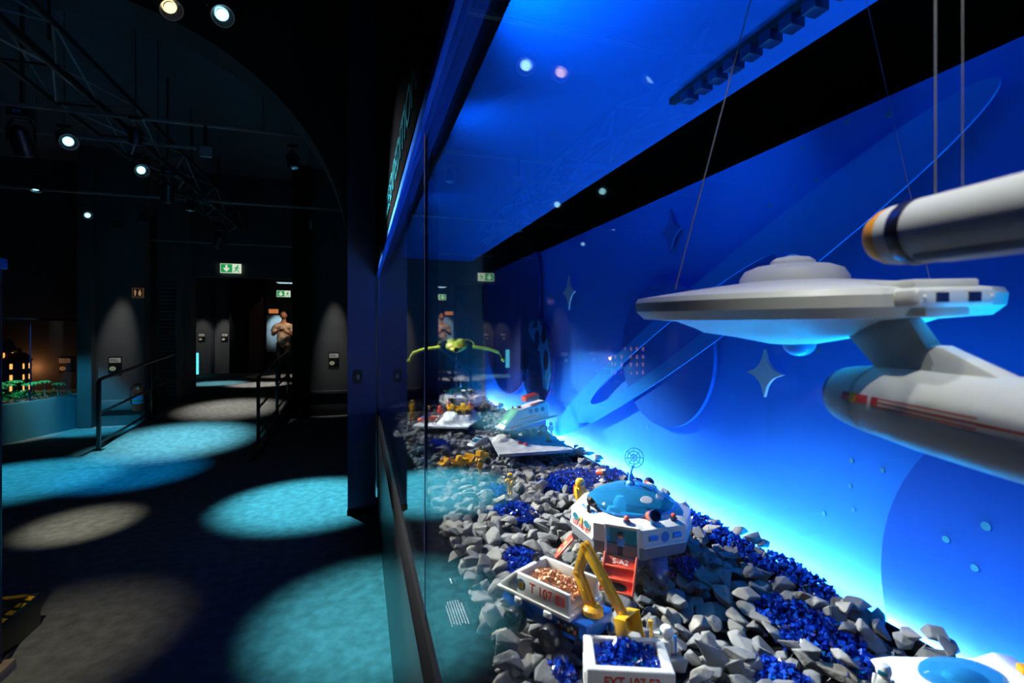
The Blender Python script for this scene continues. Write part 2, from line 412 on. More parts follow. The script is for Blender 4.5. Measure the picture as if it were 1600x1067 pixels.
struct('trim_bed_edge', MB().box(1.215, 1.228, -1.2, 5.44, .70, .945), M['black'])
tag(MB().box(.20, 1.215, -1.2, 5.44, .72, .885).build('stone_bed_board', M['black']), 'dark board under the stones in the display case', 'board')
struct('trim_led_tray', MB().box(1.235, 1.36, -1.2, 5.44, .70, .72), M['black'])
led = thing('led_strip', (1.315, 0, .80), 0, 'hidden light strip glowing white along the foot of the blue mural wall', 'light strip')
MB().box(-.0165, -.0145, -1.15, 5.40, .068, .086).build('tube', emis('led_white_blue', (1.0, .78, .80), LED), led)
MB().box(-.016, .016, -1.15, 5.40, -.002, .002, TR(-.033, 0, .094) @ RY(rad(-20))).build('wash_emitter', emis('wash_blue', (.0, .36, 1.0), WASH), led)  # second emitter added for the blue wash on wall and ship underside
MB().box(-.022, -.017, -1.16, 5.41, -.02, .092).box(-.068, -.022, -1.16, 5.41, .082, .088).build('channel', M['black'], led)  # unseen backing shaped to keep the strip's light off the case ceiling

# mural cutouts on the wall (plane X=1.36), standing off by spacers
def cutout(name, polys, m, label, cat, off, th, kidsl=()):
    o = thing(name, (1.36 - off, 0, 0), 0, label, cat)
    MB().prism(polys, -th, 0, axis='x').build('board', m, o)
    for nm, poly, mm, d in kidsl:
        MB().prism(poly, -th - d, -th + .0005, axis='x').build(nm, mm, o)
    return o
def ell(cy, cz, ry, rz, n=64, rot=0, a0=0, a1=2 * PI):
    out = []
    for k in range(n):
        a = a0 + (a1 - a0) * k / n; y = ry * cos(a); z = rz * sin(a)
        out.append((cy + y * cos(rot) - z * sin(rot), cz + y * sin(rot) + z * cos(rot)))
    return out
def clip(poly, f):          # keep f(p) >= 0 (convex clip line)
    out = []
    for i, p in enumerate(poly):
        q = poly[(i + 1) % len(poly)]; a, b = f(p), f(q)
        if a >= 0: out.append(p)
        if a * b < 0:
            t = a / (a - b); out.append((p[0] + (q[0] - p[0]) * t, p[1] + (q[1] - p[1]) * t))
    return out
big = clip(clip(ell(4.48, 1.98, .90, .90, 96), lambda p: 2.285 - p[1]), lambda p: 5.44 - p[0])
cutout('mural_planet', big, M['blue_dark'], 'large dark blue planet cutout at the far end of the mural', 'wall cutout', .02, .02)
cutout('mural_planet', ell(.42, 1.03, .545, .545, 96), M['blue_disc'], 'large blue planet cutout at the lower right of the mural, below the model ship', 'wall cutout', .02, .015)
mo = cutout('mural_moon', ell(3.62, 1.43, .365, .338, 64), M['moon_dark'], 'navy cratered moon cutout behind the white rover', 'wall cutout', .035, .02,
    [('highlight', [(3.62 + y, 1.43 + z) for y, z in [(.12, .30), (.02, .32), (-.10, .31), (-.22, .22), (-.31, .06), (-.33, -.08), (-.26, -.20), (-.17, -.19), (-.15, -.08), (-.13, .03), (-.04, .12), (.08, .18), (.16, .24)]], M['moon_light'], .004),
     ('crater', ell(3.56, 1.60, .055, .07, 20), M['moon_spot'], .008), ('crater', ell(3.42, 1.63, .05, .06, 20), M['moon_spot'], .008),
     ('crater', ell(3.60, 1.72, .035, .03, 16), M['moon_spot'], .008), ('crater', ell(3.38, 1.45, .045, .075, 20), M['moon_spot'], .008),
     ('crater', ell(3.52, 1.49, .02, .025, 14), M['moon_spot'], .008), ('crater', ell(3.66, 1.70, .015, .015, 12), M['moon_spot'], .008),
     ('crater', ell(3.66, 1.24, .10, .09, 24), M['moon_spot'], .005), ('crater', ell(3.85, 1.42, .08, .10, 24), M['moon_spot'], .005),
     ('crater', ell(3.50, 1.16, .05, .035, 18), M['moon_spot'], .005)])
# ringed planet: disc and ring as one thing
rg = thing('ringed_planet', (1.36, 0, 0), 0, 'ringed blue planet cutout with a long tilted ring behind the model ship', 'wall cutout')
MB().prism(ell(1.965, 1.555, .355, .335, 72), -.038, -.022, axis='x').build('disc', mat('mid_blue_cutout', (.008, .135, .60), .5, spec=.1), rg)
rot = math.atan2(1.254, -2.558)
def ringstrip(a, b, c, d, t0, t1, x0, x1, n=90):
    mb = MB(); vs = []
    for k in range(n + 1):
        t = t0 + (t1 - t0) * k / n
        for (p, q) in ((a, b), (c, d)):
            y, z = p * cos(t), q * sin(t)
            Y = 1.977 + y * cos(rot) - z * sin(rot); Z = 1.57 + y * sin(rot) + z * cos(rot)
            for x in (x0, x1): vs.append((x, Y, Z))
    fs = []
    for k in range(n):
        i, j = 4 * k, 4 * k + 4
        fs += [(i, j, j + 2, i + 2), (i + 1, i + 3, j + 3, j + 1), (i, i + 1, j + 1, j), (i + 2, j + 2, j + 3, i + 3)]
    return mb.add(vs, fs)
ringstrip(1.42, .135, .76, .072, 0, 2 * PI, -.052, -.047).build('ring', M['blue_ring'], rg)
def star(cy, cz, ry, rz, m, label):
    pts = []
    for k in range(4):
        for j in range(6):
            a = k * PI / 2 + j / 6 * PI / 2
            f = 1 / ((abs(cos(a)) ** .62 + abs(sin(a)) ** .62) ** (1 / .62))
            pts.append((cy + ry * cos(a) * f, cz + rz * sin(a) * f))
    o = thing('mural_star', (1.335, 0, 0), 0, label, 'star cutout')
    MB().prism(pts, -.012, 0, axis='x').build('board', m, o)
star(3.024, 1.919, .10, .115, M['star_grey'], 'pale four-pointed star at the upper left of the mural')
star(1.362, 1.511, .078, .082, M['star_grey'], 'larger pale four-pointed star just under the model ship saucer')
star(1.897, 2.104, .075, .10, M['star_blue'], 'dark blue four-pointed star behind the hanging string')
DOTS = []
for i, (y, z, r) in enumerate([(1.088, 2.266, .011), (.969, 2.238, .011), (1.241, 2.246, .008), (1.19, 2.126, .008), (1.371, 2.093, .008), (1.27, 2.127, .007), (1.183, 1.594, .009),
                 (.756, 1.475, .011), (1.03, 1.462, .010), (1.074, 1.28, .009), (1.078, 1.205, .007), (.986, 1.276, .008), (.812, 1.162, .010), (.755, 1.12, .010),
                 (.734, 1.222, .012), (.986, .959, .009), (1.163, 1.096, .008), (1.068, 1.14, .007), (2.912, 1.485, .012), (2.13, 1.185, .010), (2.075, 2.058, .010), (2.728, 2.20, .010)]):
    o = MB().prism(ell(y, z, r * .8, r * .8, 12), -.002, 0, axis='x').build('wall_dot', M['dot']); 
    o.location.x = 1.3595 if not ((y - .42) ** 2 + (z - 1.03) ** 2 < .56 ** 2) else 1.3245
    tag(o, 'tiny round green dot stuck on the blue mural', 'dot', 'green dots on the mural'); DOTS.append((o, (1.36, y, z)))

# ------------------------------------------------------------------ lamps
def lamp(loc, target, label, warm=False, lit=True, r=.055):
    t = thing('track_spotlight', (0, 0, 0), 0, label, 'spotlight', 'track spotlights')
    t.location = loc
    d = (Vector(target) - Vector(loc)).normalized()
    T = d.to_track_quat('-Z', 'Y').to_matrix().to_4x4()
    MB().lathe([(r, 0.0), (r * 1.02, .03), (r, .10), (r * .7, .15), (r * .3, .155)], 28, T, cap=False).build('housing', M['blackmetal'], t, smooth=True)
    MB().lathe([(r * .98, 0.0), (r * 1.06, -.004), (r * 1.06, .006), (r * .96, .008)], 28, T, cap=False).build('rim', M['frame'] if lit else M['blackmetal'], t, smooth=True)
    MB().lathe([(r * .95, 0.006), (r * .5, .024)], 28, T, cap=False).build('reflector', M['reflector'], t, smooth=True)
    MB().lathe([(r * .52, .016), (r * .52, .020)], 24, T).build('lens', (M['lenswarm'] if warm else M['lens']) if lit else M['frame'], t)
    r0 = r; up = T.inverted() @ Vector((0, 0, 1, 0))
    a = T @ Vector((r * 1.1, 0, .08)); b = T @ Vector((-r * 1.1, 0, .08)); c = T @ Vector((0, 0, .16)); top = Vector((c.x, c.y, max(c.z, .1) + .06))
    y = MB(); y.path([a, a + (top - c) * .5, top, b + (top - c) * .5, b], .006, 6); y.build('yoke', M['blackmetal'], t, smooth=True)
    MB().box(top.x - .05, top.x + .05, top.y - .018, top.y + .018, top.z - .004, top.z + .03).build('adaptor', M['blackmetal'], t, bevel=.004)
    MB().tube((top.x, top.y, top.z + .028), (top.x, top.y, 4.9 - loc[2] - .001), .003, n=6).build('drop_rod', M['blackmetal'], t)
    return t
for loc, tgt, p, col, sz, bl, lab, lit in LAMPS:
    lamp(loc, tgt, lab, r=.068 if 'bright glow' in lab else .055, warm=(col[2] < .7 and lit), lit=lit)
    d = (Vector(tgt) - Vector(loc)).normalized()
    spot(Vector(loc) + d * .012, tgt, p, col, sz, bl, .035)
for y in (.45, .85, 1.2):  # fill spots added to turn the ship's underside cyan
    t = thing('tray_fill_light', (1.262, y, .885), 0, {.45: 'nearest', .85: 'middle', 1.2: 'farthest'}[y] + ' added unseen cyan fill light in the tray at the foot of the mural', 'lamp', 'added fill lights in the tray')
    MB().lathe([(.008, -.02), (.010, .004)], 14).build('housing', M['blackmetal'], t)
    spot((1.262, y, .894), (.84, .66, 1.68), 42, (0, .42, 1.0), 60, 1.0, .01)
# more lamps of the same kind outside the frame, aimed at the floor and the corridor, plus one added fill light
EXTRA = [
    ((-1.60, 3.0, 3.4), (0.70, 3.95, 1.08), 1500, (.97, .98, 1.0), 24, .9, 'added fill spotlight outside the frame aimed at the far moon slab'),  # added to brighten the far slab, where another lamp is blocked
    ((-0.48, 9.98, 3.4), (-0.50, 10.49, 1.35), 165, NEUT, 22, 1.0, 'small spotlight close above the right wall plaque'),
    ((-1.9, 3.0, 3.4), (-2.30, 5.15, 0), 620, (1.0, .97, .74), 14, 1.0, 'track spotlight above the frame aimed at the warm floor pool'),
    ((-0.10, 2.2, 3.4), (0.10, 2.98, 0), 1250, (.10, .62, .76), 26, .9, 'track spotlight on the near track aimed at the teal floor pool'),
    ((-1.3, 1.6, 3.4), (-1.58, 3.20, 0), 150, (1.0, .92, .62), 22, 1.0, 'track spotlight on the near track aimed at the hazard step'),
    ((-2.0, 5.4, 3.4), (-2.60, 6.85, 0), 650, (.0, .36, 1.0), 28, .9, 'track spotlight on the middle track aimed at the ramp foot'),
    ((-2.6, 10.6, 3.4), (-2.30, 10.3, .3), 520, (1.0, .95, .84), 36, 1.0, 'track spotlight over the upper half of the ramp'),
    ((-4.9, 8.4, 3.4), (-4.5, 10.2, .2), 700, (.04, .62, 1.0), 26, .7, 'track spotlight aimed at the teal side of the diorama'),
    ((-3.3, 9.2, 3.4), (-4.1, 10.0, .0), 230, (.04, .62, 1.0), 22, .6, 'track spotlight aimed at the floor under the left plaque'),
]
for loc, tgt, p, col, sz, bl, lab in EXTRA:
    t = lamp(loc, tgt, lab); 
    d = (Vector(tgt) - Vector(loc)).normalized()
    spot(Vector(loc) + d * .012, tgt, p, col, sz, bl, .035)
# corridor lights
FARLAB = ['small corridor spotlight nearest the left pier', 'small corridor spotlight just inside the opening', 'small corridor spotlight behind the standing person', 'corridor spotlight above the left far plaque',
          'corridor spotlight above the right far plaque', 'corridor spotlight aimed at the far poster', 'corridor spotlight in front of the standing person']
for loc, tgt, p, col, sz in [((-3.0, 13.2, 3.3), (-3.35, 13.6, .42), 500, (.3, .85, 1), 30), ((-2.2, 12.6, 3.3), (-2.3, 13.0, .42), 480, (1, .95, .85), 30),
                             ((-2.0, 15.0, 3.3), (-2.1, 15.3, .42), 220, (1, .9, .75), 26), ((-4.6, 16.2, 3.3), (-4.6, 17.1, 1.5), 90, NEUT, 24),
                             ((-3.98, 16.2, 3.3), (-3.98, 17.1, 1.5), 130, NEUT, 24), ((-2.4, 17.0, 3.2), (-2.70, 18.25, 1.75), 130, COOL, 24),
                             ((-1.5, 13.4, 3.3), (-1.95, 14.5, 1.7), 120, (1.0, .62, .36), 24)]:
    lamp(loc, tgt, FARLAB.pop(0), r=.04)
    spot(Vector(loc) + (Vector(tgt) - Vector(loc)).normalized() * .012, tgt, p, col, sz, .8, .03)
# blue lamps washing the case ceiling from behind the inner top rail, and the end lamps in the case
for y, p in ((1.05, 620), (1.75, 170), (2.9, 60)):
    t = thing('blue_uplight', (.214, y, 2.235), 0, {1.05: 'nearest', 1.75: 'middle', 2.9: 'farthest'}[y] + ' blue up-light clipped behind the inner top rail', 'lamp', 'blue up-lights behind the top rail')
    MB().lathe([(.012, 0), (.016, .03)], 14, RY(rad(35))).build('housing', M['blackmetal'], t)
    spot((.236, y, 2.268), (.56, y + .10, 2.45), p * .17, (0, .34, 1.0), 104, 1.0, .02)
for x, y, tx, ty, p, sz, lab in ((.46, .20, .74, .44, 60, 66, 'first overhead white lamp of the display case, above the ship hull'), (.60, .62, .78, .85, 70, 84, 'second overhead white lamp of the display case, above the saucer')):
    t = thing('case_downlight', (x, y, 2.40), 0, lab, 'spotlight')
    MB().lathe([(.022, 0), (.024, .045), (.010, .050)], 20).build('housing', M['blackmetal'], t, smooth=True)
    MB().lathe([(.017, -.002), (.017, 0)], 18).build('lens', M['lens'], t)
    spot((x, y, 2.392), (tx, ty, 1.0), p * (.36 if y < .4 else .13), (1.0, .95, .84), sz, .9, .012)

# ------------------------------------------------------------------ tracks, truss
def track(x0, x1, y0, y1, z, label):
    t = thing('lighting_track', ((x0 + x1) / 2, (y0 + y1) / 2, z), 0, label, 'lighting track')
    L = max(x1 - x0, y1 - y0); R = RZ(0) if x1 - x0 > y1 - y0 else RZ(PI / 2)
    MB().box(-L / 2, L / 2, -.018, .018, 0, .03, R).build('channel', M['frame'], t, bevel=.002)
    MB().box(-L / 2 + .02, L / 2 - .02, -.006, .006, -.003, .001, R).build('slot', M['blk'], t)
    for s_ in (-.4, 0, .4):
        MB().tube(R @ Vector((L * s_, 0, .03)), R @ Vector((L * s_, 0, 4.9 - z)), .004, n=6).build('suspension_rod', M['blackmetal'], t)
track(-5.2, -1.70, 6.085, 6.115, 3.63, 'long blue-lit lighting track crossing the left of the hall')
track(-5.2, -.45, 5.385, 5.415, 3.63, 'thin lighting track in front of the long blue-lit one, reaching the arch')
track(-5.2, -.30, 8.485, 8.515, 3.63, 'farther lighting track behind the truss')
track(-2.4, .115, 2.985, 3.015, 3.63, 'lighting track at the top of the frame with the warm spotlight')
track(.085, .115, -.6, 2.97, 3.63, 'lighting track running along the case fascia to the corner')
track(-4.2, -1.2, 11.0, 11.03, 3.40, 'short lighting track over the corridor opening')
sp = thing('sensor_box', (-1.412, 5.36, 3.38), 0, 'small blue-lit box hanging under the thin lighting track', 'sensor box')
MB().box(-.05, .05, -.02, .02, -.05, .05).build('body', M['frame'], sp, bevel=.004)
MB().box(-.012, .012, -.018, .018, .05, .25).build('bracket', M['blackmetal'], sp)
tr = thing('ceiling_truss', (-2.45, 3.2, 3.72), 0, 'black lattice truss running along the hall ceiling', 'truss')
LT = 10.5
for sx in (-.17, .17):
    for sz in (0, .34):
        MB().tube((sx, 0, sz), (sx, LT, sz), .024, n=10).build('chord', M['blackmetal'], tr, smooth=True)
n = 14; st = LT / n
for k in range(n):
    y0 = k * st; y1 = y0 + st; a, b = (y0, y1) if k % 2 else (y1, y0)
    for x in (-.17, .17): MB().tube((x, a, 0), (x, b, .34), .010, n=6).build('brace', M['frame'], tr)
    for z in (0, .34): MB().tube((-.17, a, z), (.17, b, z), .010, n=6).build('brace', M['frame'], tr)
    MB().tube((-.17, y0, 0), (.17, y0, 0), .010, n=6).build('cross_bar', M['blackmetal'], tr)
for k, y in enumerate((4.0, 7.6, 10.6)):
    MB().tube((0, y - 3.2 + 1, .34), (0, y - 3.2 + 1, 1.18), .012, n=6).build('hanger', M['blackmetal'], tr)
# moving-head style stage lights hung on the truss
for i, (x, y, z, lab) in enumerate([(-2.95, 5.6, 3.40, 'black stage light hanging on the left of the truss near the bright spotlight'), (-2.35, 7.3, 3.45, 'black stage light under the middle of the truss'),
                     (-2.5, 10.3, 3.35, 'black stage light under the far end of the truss')]):
    t = thing('stage_light', (x, y, z), .4 * i, lab, 'stage light')
    MB().lathe([(.05, -.14), (.075, -.12), (.08, .0), (.07, .1), (.03, .13)], 20, RX(.5)).build('head', M['blackmetal'], t, smooth=True)
    MB().path([(-.1, 0, 0), (-.1, 0, .12), (-.06, 0, .2), (.06, 0, .2), (.1, 0, .12), (.1, 0, 0)], .012, 6).build('yoke', M['blackmetal'], t)
    MB().box(-.08, .08, -.06, .06, .2, .3).build('base', M['blackmetal'], t, bevel=.01)
    MB().tube((0, 0, .3), (0, 0, 4.899 - z), .012, n=6).build('hanger', M['blackmetal'], t)
    MB().box(-.03, .03, -.065, -.06, .23, .26).build('display', M['iblue'], t)
# light fixtures on a rail under the case canopy
t = thing('fixture_rail', (1.02, 1.15, 2.40), 0, 'dark rail of small louvred fixtures under the blue case ceiling', 'fixture rail')
MB().box(-.012, .012, -.36, .30, .03, .05).build('rail', M['blackmetal'], t)
for k in range(9):
    MB().box(-.022, .022, -.34 + k * .066, -.30 + k * .066, .0, .03).build('fixture', M['navy'], t, bevel=.003)
t = thing('duct_lamp', (1.30, 1.0, 2.62), 0, 'crinkled black flexible hose end above the mural wall', 'hose')
dm = MB(); pts = [(0, .12, .12), (.0, .06, .03), (.01, 0, 0), (.04, -.07, .02), (.08, -.12, .1)]
for a, b in zip(pts[:-1], pts[1:]):
    for q in range(6):
        p = Vector(a).lerp(Vector(b), q / 6); r_ = .045 + .006 * (q % 2)
        dm.ball(p, r_, 12, 6)
dm.build('hose', mat('foil_hose', (.03, .08, .22), .25, metal=.8), t)

# ------------------------------------------------------------------ rocks
import itertools
def g2(px, py, z):
    Z = z - 1.65; d = Z * 770 / (520 - py); u = (px - 800) / 770; c, s = cos(TH), sin(TH)
    return ((u * c + s) * d, (c - u * s) * d)
protos = []
for k in range(26):
    bm = bmesh.new()
    el = (random.uniform(.75, 1.25), random.uniform(.65, 1.0), random.uniform(.45, .75))
    for j in range(random.choice((11, 13, 15))):
        v = Vector((random.gauss(0, 1), random.gauss(0, 1), random.gauss(0, 1))).normalized() * random.uniform(.72, 1.12)
        bm.verts.new((v.x * el[0], v.y * el[1], v.z * el[2]))
    bmesh.ops.convex_hull(bm, input=bm.verts)
    bmesh.ops.delete(bm, geom=[v for v in bm.verts if not v.link_faces], context='VERTS')
    bmesh.ops.bevel(bm, geom=list(bm.edges), offset=.05, segments=1, affect='EDGES')
    bmesh.ops.recalc_face_normals(bm, faces=bm.faces)
    bmesh.ops.scale(bm, vec=(.0405, .0405, .0405), verts=bm.verts)
    me = D.meshes.new('stone'); bm.to_mesh(me); bm.free(); me.materials.append(M['rock']); protos.append(me)
# toy footprints: (x, y, radius, max rock top)
FOOT = [(.82, 1.39, .17, .935), (.68, 1.25, .05, .92), (.443, 1.115, .10, .925), (.50, 1.02, .07, .925), (.515, .89, .13, .90), (.63, .90, .04, .925), (.97, .71, .05, .90),
        (1.10, .68, .13, .93), (.54, 3.72, .34, .955), (.80, 3.75, .28, .955), (.93, 2.80, .36, .945), (.852, 4.314, .18, .935), (.70, 2.98, .06, .95), (.60, 2.56, .07, .94), (.47, 2.5, .07, .94),
        (.574, 2.41, .025, .94), (.629, 2.07, .025, .94), (.837, 1.80, .035, .94), (.43, 4.38, .03, .94), (.38, 4.08, .05, .94), (.72, 1.20, .05, .92), (.95, 2.62, .25, .93), (1.10, 2.09, .04, .94), (.64, 1.54, .05, .92)]
PATCH = [(1.03, .93, .075, .16, 20), (.86, .82, .05, .09, -20), (.50, 1.49, .06, .13, 0), (.60, 1.93, .10, .12, 10), (.98, 2.2, .17, .18, 0), (.49, 3.22, .10, .16, 0),
         (.415, .975, .035, .05, 0), (.585, .98, .03, .03, 0), (1.17, 1.45, .04, .30, 0), (1.18, 1.95, .05, .35, 0), (.60, 2.2, .05, .10, 0), (.95, 1.30, .06, .05, 0), (1.18, 1.12, .04, .15, 0)]
def in_patch(x, y, k=1.0):
    for cx, cy, rx, ry, a in PATCH:
        dx, dy = x - cx, y - cy
        if (dx / (rx * k)) ** 2 + (dy / (ry * k)) ** 2 < 1: return True
    return False
rocks = []
y = -.9
while y < 5.38:
    x = .318
    while x < 1.235:
        px_, py_ = x + random.uniform(-.016, .016), y + random.uniform(-.016, .016)
        s_ = random.uniform(.70, 1.18)
        hz = .885 + .012 + random.uniform(0, .014) + .055 * max(0, (px_ - .90) / .30)
        rocks.append([px_, py_, hz, s_])
        if random.random() < .38:
            rocks.append([px_ + random.uniform(-.02, .02), py_ + random.uniform(-.02, .02), hz + .026, random.uniform(.7, 1.05)])
        if px_ > 1.10 and py_ < 1.6: rocks.append([px_ + random.uniform(-.015, .02), py_ + .02, .905, 1.1])
        x += .050
    y += .050
keep = []
for x, y, z, s_ in rocks:
    if x > 1.212 or x < .305: continue
    if in_patch(x, y, .85) and random.random() < .8: z = min(z, .882)
    bad = False
    for fx, fy, fr, ft in FOOT:
        if (x - fx) ** 2 + (y - fy) ** 2 < (fr + .015) ** 2 and x < 1.165:
            top = z + .026 * s_
            if top > ft: z = ft - .028 * s_
    if z < .84: continue
    keep.append((x, y, z, s_))
def inview(x, y, z):
    d = x * sin(TH) + y * cos(TH)
    if d < .3: return False
    u = (x * cos(TH) - y * sin(TH)) / d; v = (1.65 - z) / d
    return -.25 < u < 1.06 and v < .735
keep.sort(key=lambda r: ((0 if inview(*r[:3]) else 1), (r[0] ** 2 + r[1] ** 2) - (0.0 if r[2] < .91 else .9)))
V = []; Fc = []; off = 0
arrs = [(np.array([v.co for v in me.vertices]), [tuple(p.vertices) for p in me.polygons]) for me in protos]
for i, (x, y, z, s_) in enumerate(keep):
    k = random.randrange(len(protos)); e = Euler((random.uniform(-.5, .5), random.uniform(-.5, .5), random.uniform(0, 6.28)))
    if i < 298:
        o = D.objects.new('stone', protos[k]); C.objects.link(o); o.location = (x, y, z); o.rotation_euler = e; o.scale = (s_, s_, s_)
        tag(o, 'rough grey broken basalt stone in the front part of the display bed', 'stone', 'grey stones in the display case')
    else:
        R = np.array(e.to_matrix()); a, fs = arrs[k]
        V.append(a @ R.T * s_ + np.array((x, y, z))); Fc += [tuple(q + off for q in f) for f in fs]; off += len(a)
me = D.meshes.new('stone_bed'); me.from_pydata(np.concatenate(V).tolist(), [], Fc); me.materials.append(M['rock'])
o = D.objects.new('stone_bed', me); C.objects.link(o)
tag(o, 'bed of rough grey basalt stones filling the back of the display case', 'stones', kind='stuff')
ORD = ['nearest', 'second nearest', 'third nearest', 'fourth nearest', 'fifth nearest', 'sixth nearest', 'seventh nearest', 'eighth nearest', 'ninth nearest', 'tenth nearest', 'eleventh nearest', 'twelfth nearest',
       'thirteenth nearest', 'fourteenth nearest', 'fifteenth nearest', 'sixteenth nearest', 'seventeenth nearest', 'eighteenth nearest', 'nineteenth nearest', 'twentieth nearest']
DIRS = ['right of', 'to the upper right of', 'straight above', 'to the upper left of', 'left of', 'to the lower left of', 'straight below', 'to the lower right of']
def to_px(x, y, z):
    d = max(.05, x * sin(TH) + y * cos(TH)); return (800 + 770 * (x * cos(TH) - y * sin(TH)) / d, 520 - 770 * (z - 1.65) / d)
def label_by_landmark(objs, marks, what):
    buckets = {}
    for o_, p in objs:
        q = to_px(*p); best = min(marks, key=lambda m_: (m_[1] - q[0]) ** 2 + (m_[2] - q[1]) ** 2)
        a = int(round(math.atan2(best[2] - q[1], q[0] - best[1]) / (PI / 4))) % 8
        buckets.setdefault((best[0], a), []).append(((best[1] - q[0]) ** 2 + (best[2] - q[1]) ** 2, o_))
    for (nm, a), L in buckets.items():
        L.sort(key=lambda e_: e_[0])
        for i_, (_, o_) in enumerate(L):
            o_['label'] = '%s %s %s %s' % (ORD[min(i_, 19)], what, DIRS[a], nm)
label_by_landmark([(o_, tuple(o_.location)) for o_ in C.objects if o_.name.split('.')[0] == 'stone'],
    [('the white chip bin', 975, 1030), ('the front truck wheel', 808, 965), ('the rear truck wheel', 862, 998), ('the yellow digger bucket', 962, 965), ('the red stairs', 958, 890), ('the blue chip stream', 1230, 990),
     ('the red side ramp', 885, 832), ('the station leg', 1010, 885), ('the white astronaut by the bin', 1046, 1000), ('the bottom edge astronaut', 1372, 1055), ('the blue shuttle', 1490, 1045), ('the printed ledge text', 715, 970),
     ('the copper chips', 870, 915), ('the station rear corner', 1080, 830)], 'grey stone')
label_by_landmark(DOTS, [('the big pale star', 1207, 583), ('the small pale star', 896, 457), ('the dark blue star', 1058, 362), ('the saucer dome', 1240, 405), ('the orange pod cap', 1395, 365), ('the ring tip', 1585, 130), ('the hull nose', 1315, 625),
    ('the lower right planet', 1500, 860), ('the station antenna', 993, 730)], 'tiny green dot')
# small brown gravel under the stones
def chipmesh(name, pts, m, size, parent=None):
    vs = []; fs = []
    base_v = [(1, 0, 0), (-.4, .9, .1), (-.6, -.7, 0), (.1, .1, .9), (0, -.1, -.8)]
    base_f = [(0, 1, 3), (1, 2, 3), (2, 0, 3), (1, 0, 4), (2, 1, 4), (0, 2, 4)]
    for (x, y, z) in pts:
        R = Euler((random.uniform(0, 6), random.uniform(0, 6), random.uniform(0, 6))).to_matrix(); k = len(vs); s_ = size * random.uniform(.6, 1.3)
        for b in base_v:
            p = R @ Vector(b) * s_; vs.append((x + p.x, y + p.y, z + p.z))
        fs += [tuple(i + k for i in f) for f in base_f]
    me = D.meshes.new(name); me.from_pydata(vs, [], fs); me.materials.append(m)
    o = D.objects.new(name, me); C.objects.link(o); o.parent = parent; o['kind'] = 'stuff'; return o
plabel = ['stream of blue glass chips between stones, left of the lower right shuttle', 'blue glass chips at the lower right edge', 'dark blue chips left of the big station', 'blue chips below the lone yellow spaceman',
          'broad drift of blue chips under the front moon slab', 'blue chips in front of the far moon slab', 'blue chips beside the white truck wheel', 'few blue chips beyond the white bin',
          'blue chips along the wall behind the station', 'blue chips along the wall under the string', 'narrow streak of blue chips near the glass', 'blue chips in the shadow right of the station', 'blue chips near the wall at the right of the stream']
for i, (cx, cy, rx, ry, a) in enumerate(PATCH):
    n = int(16000 * rx * ry * PI) ; pts = []
    for _ in range(min(n, 2600) + 120):
        t = random.uniform(0, 6.283); r_ = math.sqrt(random.random()) * random.uniform(.9, 1.1)
        x = cx + rx * r_ * cos(t); y = cy + ry * r_ * sin(t)
        if x > 1.205 or x < .31: continue
        z = .905 + .030 * (1 - min(1, r_) ** 2) + random.uniform(-.012, .010) + .055 * max(0, (x - .90) / .30)
        pts.append((x, y, z))
    tag(chipmesh('blue_gravel', pts, M['chips'], .0085), plabel[i], 'glass chips', kind='stuff')

